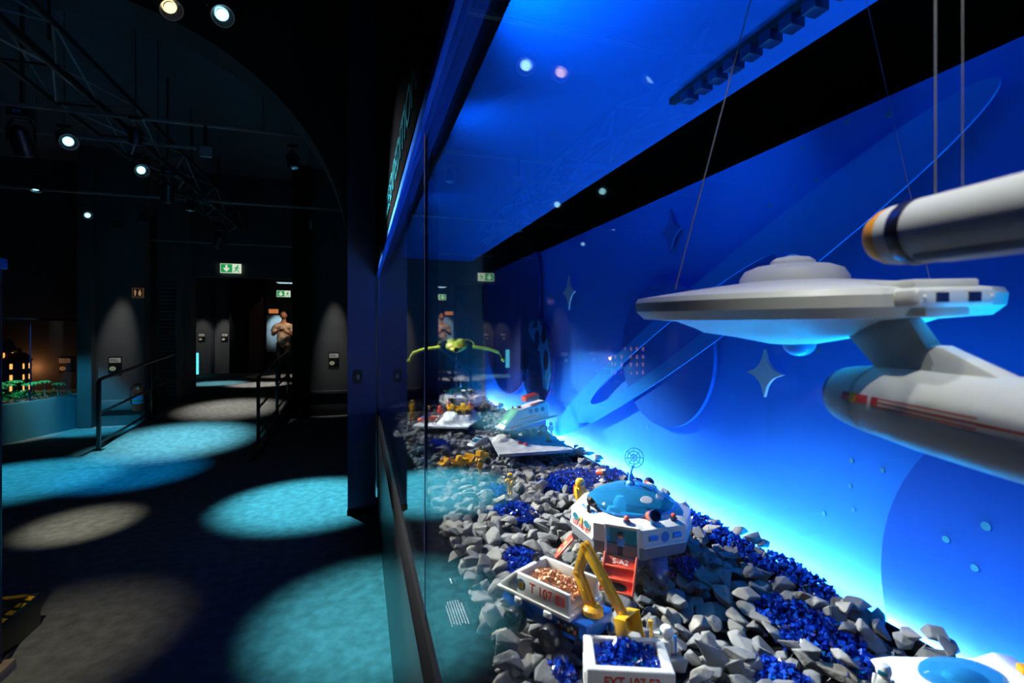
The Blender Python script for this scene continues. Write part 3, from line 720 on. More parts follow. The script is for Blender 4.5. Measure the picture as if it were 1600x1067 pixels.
# ------------------------------------------------------------------ toy figures
def figure(loc, rz, label, H=.085, suit='yellow', legs=None, head='skin', top='helmet', topm=None, pack=None, armp=.2, armp2=None, group=None, tool=None, lean=0):
    legs = legs or suit; topm = topm or suit
    t = thing('toy_figure', loc, rz, label, 'toy figure', group)
    if lean: t.rotation_euler = (lean, 0, rz)
    S = Matrix.Scale(H, 4)
    for sx in (-1, 1):
        lg = MB().prism([(-.075, 0), (.105, 0), (.105, .05), (.055, .09), (.05, .42), (-.06, .42)], .012, .105, axis='x')
        if sx < 0: lg = MB().prism([(-.075, 0), (.105, 0), (.105, .05), (.055, .09), (.05, .42), (-.06, .42)], -.105, -.012, axis='x')
        T = S @ RZ(PI)
        lg.v = [tuple(T @ Vector(v)) for v in lg.v]
        lg.build('leg', M[legs], t, bevel=H * .012)
    to = MB()
    for a, b, w0, w1, d0, d1 in ((.40, .62, .13, .125, .08, .085), (.62, .73, .125, .105, .085, .07)):
        to.add([(x, y, z) for z, w_, d_ in ((a, w0, d0), (b, w1, d1)) for x, y in ((-w_, -d_), (w_, -d_), (w_, d_), (-w_, d_))],
               [(0, 3, 2, 1), (4, 5, 6, 7), (0, 1, 5, 4), (1, 2, 6, 5), (2, 3, 7, 6), (3, 0, 4, 7)], S)
    to.build('torso', M[suit], t, bevel=H * .012)
    for sx, ap in ((-1, armp), (1, armp if armp2 is None else armp2)):
        A = S @ TR(sx * .155, 0, .70) @ RX(ap)
        ar = MB().add([(x * f, y * f, z) for z, f in ((.03, .7), (-.10, 1), (-.26, .85)) for x, y in ((-.038, -.05), (.038, -.05), (.038, .05), (-.038, .05))],
                      [(0, 1, 2, 3), (8, 11, 10, 9)] + [(j * 4 + i, j * 4 + (i + 1) % 4, (j + 1) * 4 + (i + 1) % 4, (j + 1) * 4 + i) for j in (0, 1) for i in range(4)], A).build('arm', M[suit], t, bevel=H * .01)
        hd = MB(); pts = [(0, .035 * sin(q), -.30 - .035 * cos(q)) for q in [-2.2 + 4.4 * j / 8 for j in range(9)]]
        hd.path([A @ Vector(p) for p in pts], H * .014, 6).build('hand', M[head if head != suit else suit], ar, smooth=True)
        if tool and sx == tool[0]:
            MB().tube(A @ Vector((0, .12, -.31)), A @ Vector((0, -.26, -.31)), H * .03, n=8).build('tool', M[tool[1]], t)
            MB().box(-.03, .03, -.30, -.16, -.36, -.26, A).build('tool_head', M[tool[1]], t, bevel=H * .01)
    MB().lathe([(.075, .735), (.11, .76), (.118, .83), (.112, .89), (.07, .93), (.02, .94)], 20, S).build('head', M[head], t, smooth=True)
    if top == 'helmet':
        prof = [(.13, .80), (.14, .87), (.13, .94), (.09, .985), (.02, 1.0)]
        MB().lathe(prof, 20, S).build('helmet', M[topm], t, smooth=True)
        MB().box(-.09, .09, -.145, -.09, .81, .91, S).build('visor', M['tealdark'], t, bevel=H * .02)
    else:
        hr = MB().ball((0, .02, .91), (.155, .15, .115), 16, 8, S)
        for q in range(10):
            a = q / 10 * 6.28; hr.ball((.11 * cos(a), .03 + .10 * sin(a), .90 + .03 * sin(3 * a)), .06, 8, 6, S)
        hr.build('hair', M['blk'], t, smooth=True)
        for sx in (-1, 1): MB().ball((sx * .04, -.112, .85), .014, 8, 6, S).build('eye', M['blk'], t)
    if pack:
        MB().box(-.09, .09, .085, .17, .46, .74, S).build('backpack', M[pack], t, bevel=H * .02)
        for sx in (-1, 1): MB().tube(S @ Vector((sx * .05, .18, .48)), S @ Vector((sx * .05, .18, .76)), H * .035, n=10).build('tank', M['ired' if suit == 'yellow' else 'lblue'], t)
    return t

# ------------------------------------------------------------------ space stations
def octv(R, a0, k): a = rad(a0 + 22.5 + 45 * k); return (R * cos(a), R * sin(a))
def station(loc, rz, label, detailed, domem, doorm):
    """local frame: face 0 normal = +x; face k normal at 45k degrees. door face = 0"""
    t = thing('toy_space_station', loc, rz, label, 'toy space station')
    R = .188; zb, zt, zr = .112, .162, .182; ri = .138; t0 = .006
    # lower tray
    tray = MB()
    vs = []
    for r_, z in ((R * .90, .070), (R * .99, .080), (R * .99, zb), (R * .93, zb), (R * .90, .078)):
        for k in range(8): x, y = octv(r_, 0, k); vs.append((x, y, z))
    fs = [tuple(range(8))[::-1], tuple(range(32, 40))]
    for j in range(4):
        for k in range(8): fs.append((j * 8 + k, j * 8 + (k + 1) % 8, (j + 1) * 8 + (k + 1) % 8, (j + 1) * 8 + k))
    tray.add(vs, fs).build('lower_tray', M['grey'], t, bevel=.002)
    # floor inside
    MB().prism([octv(R * .90, 0, k) for k in range(8)], .0785, .0815).build('deck', M['teal'], t)
    for k in range(8):
        a = rad(45 * k); T = RZ(a); hw = R * sin(rad(22.5)); ap = R * cos(rad(22.5))
        if k == 0:
            # door face: opening from y -.03..; local y axis runs to the left when seen from inside
            mb = MB(); mb.box(ap - t0, ap, -hw, -.036, zb, zt, T); mb.box(ap - t0, ap, .058, hw, zb, zt, T); mb.box(ap - t0, ap, -.036, .058, zt - .004, zt + .004, T)
            mb.build('wall_panel', M['cream'], t)
            fr = MB(); 
            for y0 in (-.038, .055): fr.box(ap - .004, ap + .004, y0, y0 + .006, .082, zt + .004, T)
            fr.box(ap - .004, ap + .004, -.038, .061, zt, zt + .005, T); fr.build('door_frame', M['white'], t, bevel=.001)
            MB().box(ap - .055, ap - .052, -.036, .058, .082, zt + .006, T).build('inner_door', doorm, t)
        else:
            MB().box(ap - t0, ap, -hw, hw, zb, zt, T).build('wall_panel', M['cream'] if k in (7, 1) else M['white'], t)
        MB().box(ap - .001, ap + .004, -hw, hw, zb - .001, zb + .006, T).build('edge_lip', M['white'], t, bevel=.001) if k else None
        # roof segment
        x0, y0 = octv(R, 0, k - 1); x1, y1 = octv(R, 0, k); x2, y2 = octv(ri, 0, k - 1); x3, y3 = octv(ri, 0, k)
        MB().add([(x0, y0, zt), (x1, y1, zt), (x3, y3, zr), (x2, y2, zr), (x0, y0, zt - .004), (x1, y1, zt - .004), (x3, y3, zr - .005), (x2, y2, zr - .005)],
                 [(0, 1, 2, 3), (7, 6, 5, 4), (0, 4, 5, 1), (1, 5, 6, 2), (2, 6, 7, 3), (3, 7, 4, 0)]).build('roof_panel', M['white'], t, bevel=.0015)
    # dome
    pr_ = [(ri * 1.0, zr), (ri * .97, zr + .008), (ri * .80, zr + .028), (ri * .55, zr + .043), (ri * .28, zr + .052), (.02, zr + .055)]
    MB().lathe(pr_, 24, RZ(rad(7.5)), cap=False).build('dome', domem, t, smooth=True)
    MB().lathe([(ri * .99, zr - .002), (ri * 1.02, zr), (ri * 1.0, zr + .006), (ri * .97, zr + .004)], 24, RZ(rad(7.5)), cap=False).build('dome_ring', M['lblue'], t)
    for q in range(5):
        a = rad(40 + 36 * q); r_ = ri * .70
        T = RZ(a) @ TR(r_, 0, zr + .0335) @ RY(rad(38))
        MB().lathe([(.013, 0), (.016, .002), (.016, .0035), (.012, .004)], 16, T @ Matrix.Diagonal((.8, 1.25, 1, 1))).build('porthole', M['white'], t)
    # inside: console and white seats
    MB().box(-.05, .03, -.04, .05, .0815, .13).build('console', M['teal'], t, bevel=.006)
    for sx in (-.07, .04): MB().lathe([(.012, .0815), (.02, .11), (.022, .15), (.012, .17)], 14, TR(sx, -.05, 0)).build('seat', M['white'], t, smooth=True)
    # antenna
    an = MB().lathe([(.016, zr + .045), (.014, zr + .06), (.008, zr + .066), (.006, zr + .085)], 14).build('antenna_base', M['lblue'], t, smooth=True)
    am = MB(); am.path([(0, 0, zr + .08), (.006, .004, zr + .10), (.02, .012, zr + .118)], .0035, 8); am.build('antenna_arm', M['lblue' if detailed else 'white'], t, smooth=True)
    dT = TR(.024, .014, zr + .145) @ RZ(rad(30)) @ RY(rad(78))
    dsh = MB()
    for r_ in (.010, .020, .030):
        dsh.path([dT @ Vector((r_ * cos(q), r_ * sin(q), r_ * r_ * 9)) for q in [j / 16 * 2 * PI for j in range(17)]], .0011, 5)
    for q in range(8):
        a = q / 8 * 2 * PI; dsh.path([dT @ Vector((r_ * cos(a), r_ * sin(a), r_ * r_ * 9)) for r_ in (0, .01, .02, .031)], .0010, 5)
    dsh.path([dT @ Vector((0, 0, 0)), dT @ Vector((0, 0, .03))], .0015, 5)
    dsh.build('dish', M['lblue' if detailed else 'white'], t)
    # windows
    def window(face, y, z, ry, rz_, m=None, nm='window'):
        ap = R * cos(rad(22.5)); T = RZ(rad(45 * face)) @ TR(ap, y, z) @ RY(PI / 2)
        w_ = MB().lathe([(1.12, 0), (1.12, .0022), (1, .003), (.95, .0016)], 20, T @ Matrix.Diagonal((rz_, ry, 1, 1))); o_ = w_.build(nm, M['white'], t)
        MB().lathe([(1, .0005), (1, .0022)], 20, T @ Matrix.Diagonal((rz_, ry, 1, 1))).build('pane', m or M['tealdark'], o_)
    zc = (zb + zt) / 2
    for f in (7, 3, 5):
        for yv in (-.036, .036): window(f, yv, zc + .006, .018, .012)
    window(1, 0, zc, .015, .016, M['iblue']); 
    for yv in (-.040, .040):
        ap = R * cos(rad(22.5)); MB().tube(RZ(rad(45)) @ Vector((ap, yv - .014, zc)), RZ(rad(45)) @ Vector((ap, yv + .014, zc)), .008, n=10).build('handle', M['lblue'], t)
    # legs
    for q in (0, 2, 4, 6):
        a = rad(22.5 + 45 * q + 22.5)
        T = RZ(a)
        MB().add([(x, y, z) for z, xo, w_ in ((0, .165, .016), (.071, .135, .030)) for x, y in ((xo - .012, -w_), (xo + .010, -w_), (xo + .010, w_), (xo - .012, w_))],
                 [(0, 3, 2, 1), (4, 5, 6, 7), (0, 1, 5, 4), (1, 2, 6, 5), (2, 3, 7, 6), (3, 0, 4, 7)], T).build('leg', M['bluelegs'], t, bevel=.002)
    MB().lathe([(.14, .052), (.15, .071)], 8).build('leg_plate', M['bluelegs'], t)
    # roof lamps and cannons
    for a, r_, kind in ((8, .158, 0), (62, .160, 0), (34, .160, 1), (170, .150, 1), (-40, .158, 2)):
        T = RZ(rad(a)) @ TR(r_, 0, (zt + zr) / 2)
        if kind == 0:
            lp = MB().lathe([(.010, 0), (.010, .006), (.006, .007)], 14, T).build('lamp_base', M['navy'], t); MB().ball((0, 0, .012), .0075, 12, 8, T).build('lamp', M['coral'], lp, smooth=True)
        elif kind == 1:
            b_ = MB().lathe([(.006, 0), (.006, .014)], 10, T).build('cannon_post', M['lblue'], t)
            T2 = T @ TR(0, 0, .022) @ RY(rad(70))
            MB().lathe([(.012, -.022), (.014, -.004), (.014, .006), (.012, .010)], 18, T2).build('cannon', M['coral'], b_, smooth=True)
            MB().lathe([(.0145, .006), (.017, .012), (.017, .024), (.013, .024), (.013, .014)], 18, T2).build('muzzle', M['navy'], b_, smooth=True)
        else:
            b_ = MB().lathe([(.006, 0), (.005, .02)], 8, T).build('dish_post', M['blk'], t); MB().lathe([(.004, 0), (.016, .006), (.020, .016)], 14, T @ TR(0, 0, .022) @ RY(rad(-60))).build('small_dish', M['blk'], b_)
    # prints on face 7 (left of the door)
    ap = R * cos(rad(22.5)); a = rad(-45)
    rot = (PI / 2, 0, a + PI / 2)
    def on(face, y, z, outv=.0012):
        v = RZ(rad(45 * face)) @ Vector((ap + outv, y, z)); return tuple(v)
    if detailed:
        text('lettering', 'EXT 1017 ET', .020, M['ired'], t, on(7, 0, zb + .0135, .0045), rot, sx=.95)
        nrm = math.atan2(zr - zt, (R - ri) * cos(rad(22.5)))
        for dz, col, s_ in ((.5, 'iblue', .0155),):
            v = RZ(a) @ Vector(((R * .5 + ri * .5) * cos(rad(22.5)), 0, (zt + zr) / 2 + .004))
            text('lettering', 'PLAYMOSPACE', s_, M[col], t, tuple(v), Euler((nrm, 0, a + PI / 2)), sx=.82)
        for fr_ in (.16, .84):
            rr = (R + (ri - R) * fr_) * cos(rad(22.5)); v = TR(0, 0, 0)
            p0 = RZ(a) @ Vector((rr, -.052, zt + (zr - zt) * fr_ + .0012)); p1 = RZ(a) @ Vector((rr, .052, zt + (zr - zt) * fr_ + .0012))
            MB().tube(p0, p1, .0012, n=6).build('stripe', M['iorange'], t)
        window(7, 0, zc + .006, .007, .012, M['yellow'], 'badge')
        # stairs from the door
        x0 = ap + .002; T = RZ(0)
        stt = MB(); stt.box(0, 0.004, -.036, -.030, -.0, .0)
        S2 = TR(x0, .011, .078) @ RY(rad(52))
        rail = MB()
        for yv in (-.047, .043): rail.box(-.004, .098, yv, yv + .004, -.004, .016, S2)
        ob = rail.build('stair_side', M['coral'], t, bevel=.001)
        for xx_ in (.0, .032, .064):
            MB().box(xx_, xx_ + .030, -.044, .044, -.002, .002, S2).build('stair_tread', M['coral'], t, bevel=.0008)
            MB().box(xx_ + .028, xx_ + .033, -.044, .044, -.002, .014, S2).build('stair_riser', M['coral'], t, bevel=.0008)
        text('lettering', 'S-A2', .020, M['iwhite'], t, tuple(S2 @ Vector((.015, 0, .003))), (S2.to_euler().x, S2.to_euler().y, S2.to_euler().z + 0), sx=1.2).rotation_euler = (S2 @ RZ(PI / 2)).to_euler()
        T3 = S2 @ TR(.080, 0, .0025) @ Matrix.Diagonal((.6, 1.5, 1, 1))
        MB().lathe([(.018, 0), (.018, .001)], 20, T3).build('stair_hole', M['blk'], t)
        # side hatch ramp at the left
        S3 = RZ(rad(-62)) @ TR(ap + .012, 0, .072) @ RY(rad(48))
        hr = MB().box(0, .082, -.020, .020, -.003, .003, S3).build('side_ramp', M['red'], t, bevel=.001)
        for q in (.03, .058): MB().lathe([(.009, .003), (.009, .0042)], 14, S3 @ TR(q, 0, 0)).build('ramp_stud', M['iorange'], hr)
    return t
STX, STY = .823, 1.39
st1 = station((STX, STY, .932), rad(227.5), 'large white octagonal toy space station with blue clear dome and red stairs', True, M['dome'], M['teal'])
figure((.7120, 1.2575, 1.0137), rad(317), 'dark-haired toy figure in light blue shirt standing in the station doorway', H=.066, suit='lblue', legs='blk', head='skin', top='hair', armp=.5, armp2=.1)
station((.852, 4.314, .932), rad(232), 'distant small white toy space station with dark dome behind the far moon slab', False, glassy('smoke_teal_dome', (.10, .35, .40), .10, .05, .4, (.01, .12, .15)), M['tealdark'])

# spacemen
figure((.838, 1.80, .935), rad(20), 'large yellow toy spaceman with red pack standing behind the big station', H=.135, suit='yellow', head='yellow', pack='yellow', armp=-.3)
figure((.629, 2.07, .94), rad(-40), 'lone yellow toy spaceman with blue pack reaching out a pale tool', H=.095, suit='yellow', head='yellow', pack='lblue', armp=-1.3, armp2=-1.2, tool=(-1, 'cream'))
figure((.574, 2.41, .94), rad(-20), 'yellow helmeted toy figure beside the yellow loader near the glass', H=.080, suit='yellow', head='yellow', armp=-.6)
figure((.428, 4.38, .94), rad(-30), 'standing yellow toy spaceman farthest left in the case', H=.125, suit='yellow', head='yellow', pack='yellow', armp=-.6)
figure((.400, 4.10, .94), rad(30), 'kneeling yellow toy spaceman with blue tank in front of the farthest left one', H=.09, suit='yellow', head='yellow', pack='bluep', armp=-1.0)
figure((.622, .905, .93), rad(-120), 'white toy astronaut holding a yellow and blue blaster beside the chip bin', H=.098, suit='white', head='white', topm='white', pack='white', armp=-1.5, tool=(-1, 'yellow'))
figure((.975, .705, .91), rad(-60), 'white helmeted toy astronaut at the bottom edge beside the blue shuttle', H=.095, suit='white', head='white', topm='white', armp=-.2)

# ------------------------------------------------------------------ truck with excavator arm
def wheel(T, r, w_, parent, hub='blk'):
    o_ = MB().lathe([(r * .5, -w_ / 2), (r * .86, -w_ / 2), (r * .98, -w_ / 4), (r, 0), (r * .98, w_ / 4), (r * .86, w_ / 2), (r * .5, w_ / 2)], 24, T @ RX(PI / 2)).build('wheel', M['blk'], parent, smooth=True)
    MB().lathe([(r * .38, -w_ / 2 - .001), (r * .42, w_ / 2 + .001)], 14, T @ RX(PI / 2)).build('hub', M[hub], o_)
    return o_
tk = thing('toy_excavator_truck', (.443, 1.115, .930), rad(120), 'white and blue toy truck filled with copper chips, with yellow digger arm', 'toy truck')
MB().prism([(-.135, .040), (.075, .034), (.120, .056), (.105, .084), (-.140, .084)], -.052, .052, axis='y').build('chassis', M['bluep'], tk, bevel=.004)
MB().prism([(-.100, .083), (.112, .083), (.126, .089), (.100, .0925), (-.100, .0925)], -.063, .063, axis='y').build('rim', M['white'], tk, bevel=.0015)
tub = MB()
tub.box(-.096, .060, .050, .059, .092, .140); tub.box(-.096, .060, -.059, -.050, .092, .140)
tub.box(-.090, .055, -.05, .05, .093, .098)
tub.build('tub', M['white'], tk, bevel=.002)
MB().prism([(.056, .092), (.118, .092), (.114, .100), (.068, .140), (.056, .140)], -.059, .059, axis='y').build('nose', M['white'], tk, bevel=.003)
for q, s_ in enumerate((.060, -.060)):
    for x in (-.05, .04):
        MB().box(x, x + .02, s_ - (.0 if s_ > 0 else .008), s_ + (.008 if s_ > 0 else 0), .072, .085).build('bracket', M['white'], tk, bevel=.001)
MB().box(.060, .075, -.03, -.015, .140, .156).build('lamp', M['blk'], tk, bevel=.002)
text('lettering', 'T 107 E3', .032, M['ired'], tk, (-.035, .0602, .118), (PI / 2, 0, PI), sx=.9)
T = TR(.045, .0592, .116) @ RX(-PI / 2)
eb = MB().lathe([(.014, 0), (.014, .0012)], 20, T).build('emblem', M['iblue'], tk)
for q in (-.006, 0, .006): MB().box(q - .0018, q + .0018, -.009, .009, .0012, .0018, T).build('emblem_stripe', M['yellow'], eb)
dk = MB().box(-.118, -.060, .0522, .054, .052, .076).build('control_panel', M['blk'], tk)
for q, mm in enumerate(('iorange', 'white', 'yellow', 'lblue', 'ired', 'white')): MB().box(-.112 + .009 * q, -.106 + .009 * q, .054, .0552, .058 + .006 * (q % 2), .066 + .004 * (q % 2)).build('button', M[mm], dk)
for x in (.058, -.050, -.125):
    for y in (.066, -.066):
        if x == -.125: y *= .6
        wheel(TR(x, y, .030), .030 if x > -.1 else .024, .030, tk)
tm = MB().lathe([(.024, .086), (.024, .098), (.016, .104)], 18, TR(-.120, -.0, 0)).build('turret', M['yellow'], tk, smooth=True)
def link(a, b, w0, w1, th, nm, par):
    a = Vector(a); b = Vector(b); d = b - a; T = TR(*a) @ RY(-math.atan2(d.z, d.x)); L = d.length
    m_ = MB()
    for s_ in (-1, 1):
        y0, y1 = (th * .5, th * .5 + .003) if s_ > 0 else (-th * .5 - .003, -th * .5)
        m_.add([(x, y, z) for y in (y0, y1) for x, z in ((-w0 * .4, -w0 / 2), (L + w1 * .4, -w1 / 2), (L + w1 * .4, w1 / 2), (-w0 * .4, w0 / 2))],
               [(0, 1, 2, 3), (7, 6, 5, 4), (0, 4, 5, 1), (1, 5, 6, 2), (2, 6, 7, 3), (3, 7, 4, 0)], T)
    m_.box(.004, L - .004, -th / 2, th / 2, -w0 * .2, w0 * .2, T)
    o_ = m_.build(nm, M['yellow'], par, bevel=.0012)
    for x in (0, L / 2, L): MB().tube(T @ Vector((x, -th / 2 - .005, 0)), T @ Vector((x, th / 2 + .005, 0)), w0 * .22, n=10).build('pivot', M['yellow'], o_)
link((-.118, 0, .095), (-.080, 0, .165), .022, .018, .012, 'arm_lower', tk)
link((-.080, 0, .165), (-.100, 0, .232), .020, .018, .012, 'arm_upper', tk)
link((-.100, 0, .232), (-.195, 0, .115), .020, .016, .012, 'forearm', tk)
bk = MB()
T = TR(-.197, 0, .112) @ RY(rad(12))
bk.box(-.024, .006, -.030, -.027, -.045, .004, T); bk.box(-.024, .006, .027, .030, -.045, .004, T)
bk.box(.003, .006, -.030, .030, -.045, .004, T); bk.box(-.020, .006, -.030, .030, .001, .004, T)
bk.box(-.026, -.020, -.030, -.024, -.062, -.040, T); bk.box(-.026, -.020, .024, .030, -.062, -.040, T)
bk.build('bucket', M['yellow'], tk, bevel=.001)
pts = []
for _ in range(420):
    x = random.uniform(-.082, .048); y = random.uniform(-.044, .044)
    pts.append((x, y, .108 + .028 * (1 - (y / .05) ** 2) * (1 - abs(x) / .12) + random.uniform(-.003, .003)))
cpo = chipmesh('copper_chips', pts, M['copper'], .0065)
cpo.location = tk.location; cpo.rotation_euler = tk.rotation_euler
tag(cpo, 'heap of copper-coloured chips in the bed of the toy truck', 'chips', kind='stuff')

# white bin with blue chips
bn = thing('toy_bin', (.515, .885, .895), rad(-21.7), 'white toy hopper bin with red print, full of blue glass chips', 'toy bin')
b_ = MB(); W_, H_, Z_ = .084, .056, .108
b_.box(-W_, W_, -H_, -H_ + .018, Z_ - .012, Z_); b_.box(-W_, W_, H_ - .010, H_, Z_ - .012, Z_); b_.box(-W_, -W_ + .018, -H_, H_, Z_ - .012, Z_); b_.box(W_ - .018, W_, -H_, H_, Z_ - .012, Z_)
b2 = MB().prism([(-W_, -H_), (W_, -H_), (W_, H_), (-W_, H_)], 0, .075)
rimv = MB()
o_i = [(-W_ + .020, -H_ + .017), (W_ - .020, -H_ + .017), (W_ - .020, H_ - .012), (-W_ + .020, H_ - .012)]
o_o = [(-W_, -H_), (W_, -H_), (W_, H_), (-W_, H_)]
vs = [(x, y, Z_) for x, y in o_o] + [(x, y, Z_) for x, y in o_i] + [(x, y, .0) for x, y in o_o] + [(x, y, .07) for x, y in o_i]
fs = [(i, (i + 1) % 4, 4 + (i + 1) % 4, 4 + i) for i in range(4)] + [(8 + i, 8 + (i + 1) % 4, (i + 1) % 4, i) for i in range(4)] + [(4 + i, 4 + (i + 1) % 4, 12 + (i + 1) % 4, 12 + i) for i in range(4)] + [(12, 13, 14, 15), (11, 10, 9, 8)]
rimv.add(vs, fs).build('body', M['white'], bn, bevel=.004, seg=3)
text('lettering', 'EXT 107 E3', .026, M['ired'], bn, (.002, -H_ - .0008, .086), (PI / 2, 0, 0), sx=.85)
for sx in (-1, 1): MB().box(sx * W_ - .002, sx * W_ + .002, -.03, .03, .03, .085).build('side_rib', M['white'], bn, bevel=.001)
pts = [(random.uniform(-.060, .060), random.uniform(-.036, .042), 0) for _ in range(520)]
pts = [(x, y, .094 + .026 * math.exp(-((x - .0) / .026) ** 2 - ((y - .02) / .024) ** 2) + random.uniform(-.006, .004)) for x, y, _ in pts]
co_ = chipmesh('blue_chips', pts, M['chips'], .0085); co_.location = bn.location; co_.rotation_euler = bn.rotation_euler
tag(co_, 'heap of shiny blue glass chips inside the white toy bin', 'glass chips', kind='stuff')

# ------------------------------------------------------------------ moon slabs
def slab(name, corners, z, th, m, label, bumps, side='lgrey'):
    cx = sum(c[0] for c in corners) / 4; cy = sum(c[1] for c in corners) / 4
    t = thing(name, (cx, cy, z - th), 0, label, 'display slab')
    MB().prism([(x - cx, y - cy) for x, y in corners], 0, th).build('board', M[side], t, bevel=.002)
    n = 44; vs = []; fs = []
    A, B, C_, D_ = [Vector((x - cx, y - cy)) for x, y in corners]
    for j in range(n + 1):
        for i in range(n + 1):
            u, v = i / n, j / n; p = A * (1 - u) * (1 - v) + B * u * (1 - v) + C_ * u * v + D_ * (1 - u) * v
            edge = min(u, 1 - u, v, 1 - v) * 9; edge = min(1, edge)
            h = .001 + .004 * edge * random.random()
            for bx, by, br, bh in bumps:
                q = ((p.x + cx - bx) ** 2 + (p.y + cy - by) ** 2) / br ** 2
                if q < 1: h += bh * min(1, (1 - q) * 2.2) * edge * random.uniform(.85, 1.05)
            vs.append((p.x, p.y, th + h))
    for j in range(n):
        for i in range(n): k = j * (n + 1) + i; fs.append((k, k + 1, k + n + 2, k + n + 1))
    MB().add(vs, fs).build('dust_surface', M[m], t, smooth=True)
    return t
sl2 = slab('moon_slab', [(.72, 2.577), (1.150, 2.559), (1.185, 3.00), (.782, 3.022)], .99, .016, 'sand', 'sandy moon slab carrying the white rover, standing on clear legs', [(.98, 2.93, .20, .018), (1.13, 2.90, .07, .02), (.80, 2.90, .08, .014)])
for x, y in ((1.10, 2.60), (.80, 2.62), (1.12, 2.95), (.83, 2.96)):
    MB().tube((x - (.72 + 1.15 + 1.185 + .782) / 4, y - (2.577 + 2.559 + 3.0 + 3.022) / 4, -.07), (x - (.72 + 1.15 + 1.185 + .782) / 4, y - (2.577 + 2.559 + 3.0 + 3.022) / 4, 0), .005, n=8).build('clear_leg', M['bluelegs'], sl2)
slab('moon_slab', [(.351, 3.593), (.724, 3.430), (.935, 3.84), (.56, 4.00)], .982, .014, 'snow', 'pale snowy moon slab with a raised ridge, far in the case', [(.72, 3.72, .16, .045), (.82, 3.80, .10, .045), (.62, 3.62, .08, .03)])

# ------------------------------------------------------------------ rover on the front slab
rv = thing('toy_space_rover', (.965, 2.93, 1.008), rad(180 + 8), 'white toy space rover with green windscreen on blue six-wheeled chassis', 'toy rover')
MB().prism([(.150, .062), (.130, .050), (-.150, .098), (-.170, .115), (-.165, .205), (-.150, .212), (.045, .168), (.125, .085)], -.052, .052, axis='y').build('hull', M['white'], rv, bevel=.004)
MB().prism([(.038, .171), (.060, .172), (.140, .086), (.118, .078)], -.046, .046, axis='y').build('windscreen', M['greenglass'], rv, bevel=.002)
MB().prism([(.160, .060), (.155, .050), (.10, .050), (-.185, .105), (-.185, .112), (.11, .070)], -.062, .062, axis='y').build('skirt', M['white'], rv, bevel=.002)
for sy in (-1, 1):
    pl = [(.0, .06), (-.21, .115), (-.20, .06)] if sy > 0 else [(.0, -.06), (-.20, -.06), (-.21, -.115)]
    MB().prism(pl, 0, .005, T=TR(0, 0, .082) @ RY(rad(10.5))).build('wing', M['white'], rv, bevel=.001)
    for k, x in enumerate((-.120, -.078, -.036)):
        T = TR(x, sy * .0522, .152 - x * .10) @ RX(-sy * PI / 2)
        o_ = MB().lathe([(.0145, 0), (.0145, .0015), (.012, .002)], 18, T).build('porthole', M['navy'], rv); MB().lathe([(.012, .001), (.012, .0026)], 18, T).build('pane', M['tealdark'], o_)
    text('lettering', 'EXT 107 E3', .020, M['ired'], rv, (.065, sy * .0632, .068), (PI / 2, rad(10) * -sy, PI if sy > 0 else 0), sx=.8)
    MB().box(-.13, .02, sy * .0525 - .0005, sy * .0525 + .0005, .111, .119, RY(rad(9))).build('stripe', M['iorange'], rv)
MB().prism([(-.150, .030), (.095, .030), (.120, .055), (-.02, .075), (-.150, .098)], -.045, .045, axis='y').build('chassis', M['bluep'], rv, bevel=.003)
th = MB().box(-.155, -.060, -.034, .034, .205, .236, RY(rad(12)) @ TR(.0, 0, -.004)).build('booster', M['coral'], rv, bevel=.004)
for q in range(4): MB().box(-.15, -.065, -.026 + q * .015, -.020 + q * .015, .236, .239, RY(rad(12)) @ TR(0, 0, -.004)).build('booster_rib', M['red'], th)
MB().tube((.02, -.012, .178), (.02, .012, .178), .010, n=12).build('roof_lamp', M['blk'], rv)
MB().lathe([(.006, .168), (.006, .178), (.003, .184)], 10, TR(.05, -.03, 0)).build('beacon', M['red'], rv)
MB().box(-.10, .0, -.052, -.046, .035, .055).build('side_box', M['white'], rv, bevel=.002); MB().box(-.10, .0, .046, .052, .035, .055).build('side_box', M['white'], rv, bevel=.002)
for x in (.080, .0, -.055, -.125):
    for y in (-.060, .060): wheel(TR(x, y, .024 + (.018 if x < -.1 else 0)), .026, .022, rv, 'navy')
fgm = MB().ball((.075, -.018, .115), (.010, .010, .014), 10, 8).build('driver', M['yellow'], rv, smooth=True)
# pod
pd = thing('toy_pod', (.700, 2.98, .955), rad(205), 'small white toy wedge pod with teal canopy left of the rover', 'toy pod')
MB().prism([(-.05, 0), (.065, 0), (.060, .012), (.0, .046), (-.05, .052)], -.034, .034, axis='y').build('hull', M['white'], pd, bevel=.004)
MB().prism([(-.025, .0470), (.012, .0405), (.040, .0255), (.030, .027), (-.03, .046)], -.024, .024, axis='y').build('canopy', M['tealdark'], pd)
MB().prism([(-.025, .0472), (.003, .0412), (.006, .052), (-.022, .054)], -.018, .018, axis='y').build('canopy_top', M['tealdark'], pd, bevel=.003)
text('lettering', 'EXT 3', .012, M['ired'], pd, (.02, .0345, .008), (PI / 2, 0, PI))
MB().box(-.056, -.05, -.02, .02, .01, .04).build('rear_plate', M['iorange'], pd, bevel=.002)
figure((1.138, 2.87, 1.004), rad(-20), 'white toy astronaut standing behind the rover on the front slab', H=.090, suit='white', head='white', topm='white', pack='white', armp=.0)
rs = thing('toy_robot', (1.085, 2.78, .993), 0, 'small yellow and red toy robot near the right corner of the front slab', 'toy robot')
MB().lathe([(.026, 0), (.028, .004), (.020, .008)], 18).build('base', M['red'], rs); MB().box(-.007, .007, -.007, .007, .006, .045).build('body', M['yellow'], rs, bevel=.002); MB().box(-.012, .012, -.004, .004, .03, .036).build('arm', M['yellow'], rs)
